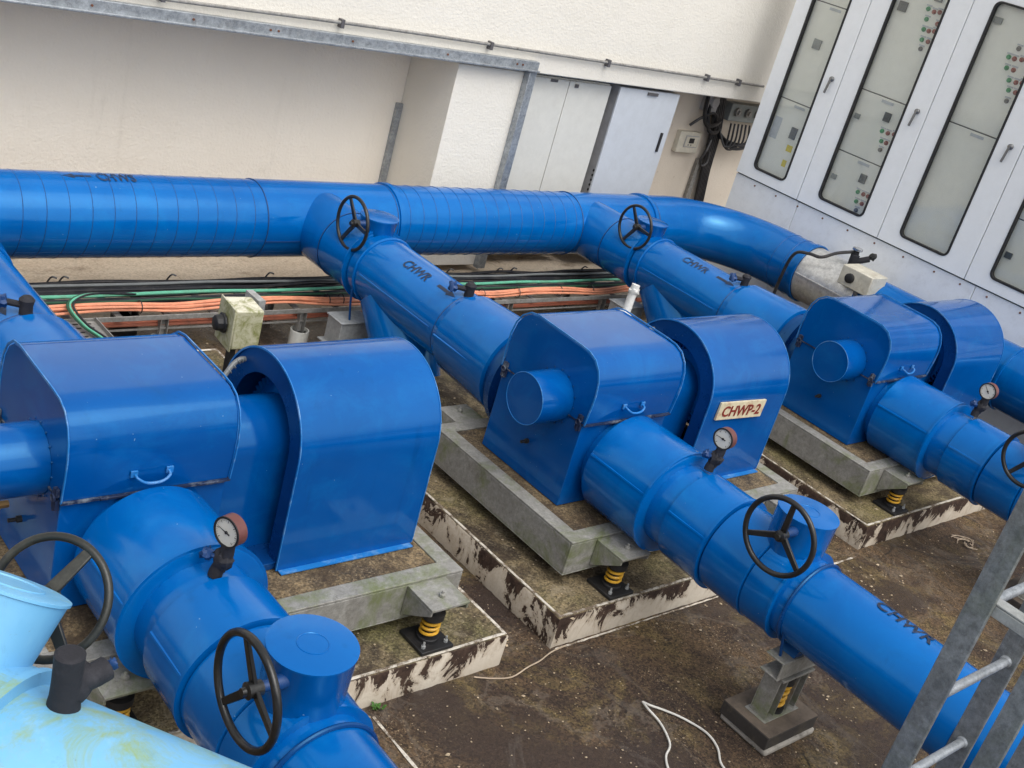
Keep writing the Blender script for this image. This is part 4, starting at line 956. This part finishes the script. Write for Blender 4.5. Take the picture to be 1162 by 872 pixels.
# ------------------------------------------------------------------ loose things on the ground
g = MB(); g.tube([(3.80, 2.29, .012), (3.81, 2.25, .02), (3.86, 2.21, .01), (3.91, 2.13, .01), (3.945, 2.02, .01), (3.92, 1.93, .01), (3.86, 1.86, .01), (3.84, 1.80, .01)], .0052, 8, 5)
g.tube([(3.80, 2.29, .012), (3.78, 2.24, .02), (3.775, 2.15, .012), (3.72, 2.04, .01), (3.64, 1.99, .01), (3.58, 1.90, .01), (3.52, 1.7, .01)], .0052, 8, 5)
tag(obj('white_cable', g, 'cable_white'), 'thin white cable bent in a loop on the brown floor', 'cable')
g = MB(); g.tube([(3.15, 2.73, .008), (3.23, 2.69, .007), (3.32, 2.665, .007), (3.44, 2.69, .007), (3.52, 2.70, .01), (3.62, 2.73, .008), (3.72, 2.74, .008)], .0035, 6, 5)
tag(obj('string', g, 'string_tan'), 'short dirty string lying between the two nearest plinths', 'string')
g = MB()
def painted(pts, w):
    vs = []
    for i, (x, y) in enumerate(pts):
        a = V(pts[max(0, i-1)]); b = V(pts[min(len(pts)-1, i+1)]); d = (b-a).normalized(); n_ = V((-d.y, d.x)); ww = w*random.uniform(.6, 1.2)
        vs += [(x+n_.x*ww, y+n_.y*ww, .004), (x-n_.x*ww, y-n_.y*ww, .004)]
    g.add(vs, [(2*i, 2*i+1, 2*i+3, 2*i+2) for i in range(len(pts)-1)])
painted([(2.595, 2.70-.08*k) for k in range(16)], .007)
painted([(5.86+.04*k, 2.71) for k in range(9)], .008)
painted([(3.66+.045*k, 2.742+.002*(k % 2)) for k in range(46)], .006)
tag(obj('ground_paint_line', g, 'edge_paint', smooth=False), kind='structure')
rnd = random.Random(5); g = MB()
def inpad(x, y): return y > 2.72 and y < 5.65 and (1.1 < x < 3.36 or 3.6 < x < 5.87 or 6.24 < x < 8.43)
cnt = 0
while cnt < 3200:
    x = rnd.uniform(2.2, 8.4); y = rnd.uniform(.8, 6.3)
    z = .178 if inpad(x, y) else .005
    if rnd.random() > (.35 if inpad(x, y) else .8): continue
    cnt += 1; s = rnd.uniform(.0025, .0085) if rnd.random() < .93 else rnd.uniform(.009, .016); a = rnd.uniform(0, PI); h = s*.5
    c_, s_ = math.cos(a)*s, math.sin(a)*s
    g.add([(x+c_, y+s_, z), (x-s_*.7, y+c_*.7, z), (x-c_*.8, y-s_*.8, z+h*.3), (x+s_*.6, y-c_*.6, z), (x, y, z+h)], [(0, 1, 4), (1, 2, 4), (2, 3, 4), (3, 0, 4)])
tag(obj('paint_flakes_and_grit', g, 'chips', smooth=False), 'small pale paint flakes and grit scattered over the brown floor and plinths', 'grit', kind='stuff')
g = MB(); rnd = random.Random(31)
for k in range(9):
    a = rnd.uniform(0, 2*PI); p = V((7.238, 2.520, .008)); L_ = rnd.uniform(.05, .11)
    q = [p+V((math.cos(a+i*.5)*L_*(.4+.2*i)+rnd.uniform(-.015, .015), math.sin(a+i*.5)*L_*(.4+.2*i)*.7+rnd.uniform(-.015, .015), rnd.uniform(0, .012))) for i in range(5)]
    g.tube(q, .0035, 5, 3)
tag(obj('twine_scrap', g, 'string_tan'), 'small tangled scrap of dry tan twine on the damp floor left of the ladder', 'twine')
g = MB(); rnd = random.Random(9)
for k in range(16):
    a = rnd.uniform(0, 2*PI); l = rnd.uniform(.012, .028); x, y = 2.64+rnd.uniform(-.02, .02), 2.735+rnd.uniform(-.015, .01)
    d_ = V((math.cos(a), math.sin(a), 0)); s_ = V((-math.sin(a), math.cos(a), 0))*.005; p = V((x, y, .003))
    g.add([p-s_, p+s_, p+d_*l*.5+UP*l*.7+s_*1.2, p+d_*l+UP*l*.8, p+d_*l*.5+UP*l*.7-s_*1.2], [(0, 1, 2, 3, 4)])
tag(obj('weed', g, 'leaf_green', smooth=False), 'tiny green weed at the foot of the nearest plinth beside the blue pipe', 'plant')

# ------------------------------------------------------------------ camera
cam = bpy.data.cameras.new('camera'); co = bpy.data.objects.new('camera', cam); COL.objects.link(co); scene.camera = co
R0 = ((0.74363642, -0.61649664, 0.25872141), (-0.08059553, -0.46680615, -0.8806795), (0.6637087, 0.63405356, -0.39682093))
co.matrix_world = Matrix(((R0[0][0], -R0[1][0], -R0[2][0], 0), (R0[0][1], -R0[1][1], -R0[2][1], 0), (R0[0][2], -R0[1][2], -R0[2][2], 3.2), (0, 0, 0, 1)))
cam.sensor_width = 36; cam.lens = 1319.06/1162*36; cam.clip_start = .05; cam.clip_end = 500

# ------------------------------------------------------------------ light
EL, AZ = math.radians(60), math.radians(-92)      # direction towards the sun, azimuth from +X
w = bpy.data.worlds.new('World'); scene.world = w; w.use_nodes = True; nt = w.node_tree; nt.nodes.clear()
sky = nt.nodes.new('ShaderNodeTexSky'); sky.sky_type = 'NISHITA'; sky.sun_disc = False; sky.sun_elevation = EL; sky.sun_rotation = math.radians(90)-AZ
sky.air_density = 1.0; sky.dust_density = 4.0; sky.ozone_density = 1.0
hs = nt.nodes.new('ShaderNodeHueSaturation'); hs.inputs['Saturation'].default_value = .14
bg = nt.nodes.new('ShaderNodeBackground'); bg.inputs[1].default_value = .14; wo = nt.nodes.new('ShaderNodeOutputWorld')
nt.links.new(sky.outputs[0], hs.inputs['Color']); nt.links.new(hs.outputs[0], bg.inputs[0]); nt.links.new(bg.outputs[0], wo.inputs[0])
sl = bpy.data.lights.new('sun', 'SUN'); sl.energy = .6; sl.angle = math.radians(60); sl.color = (1, .96, .9)
so = bpy.data.objects.new('sun', sl); COL.objects.link(so)
sd = V((math.cos(EL)*math.cos(AZ), math.cos(EL)*math.sin(AZ), math.sin(EL))); so.rotation_euler = sd.to_track_quat('Z', 'Y').to_euler()
scene.view_settings.view_transform = 'Standard'; scene.view_settings.look = 'None'; scene.view_settings.exposure = 0.72; scene.view_settings.gamma = 1
scene.view_settings.use_curve_mapping = False
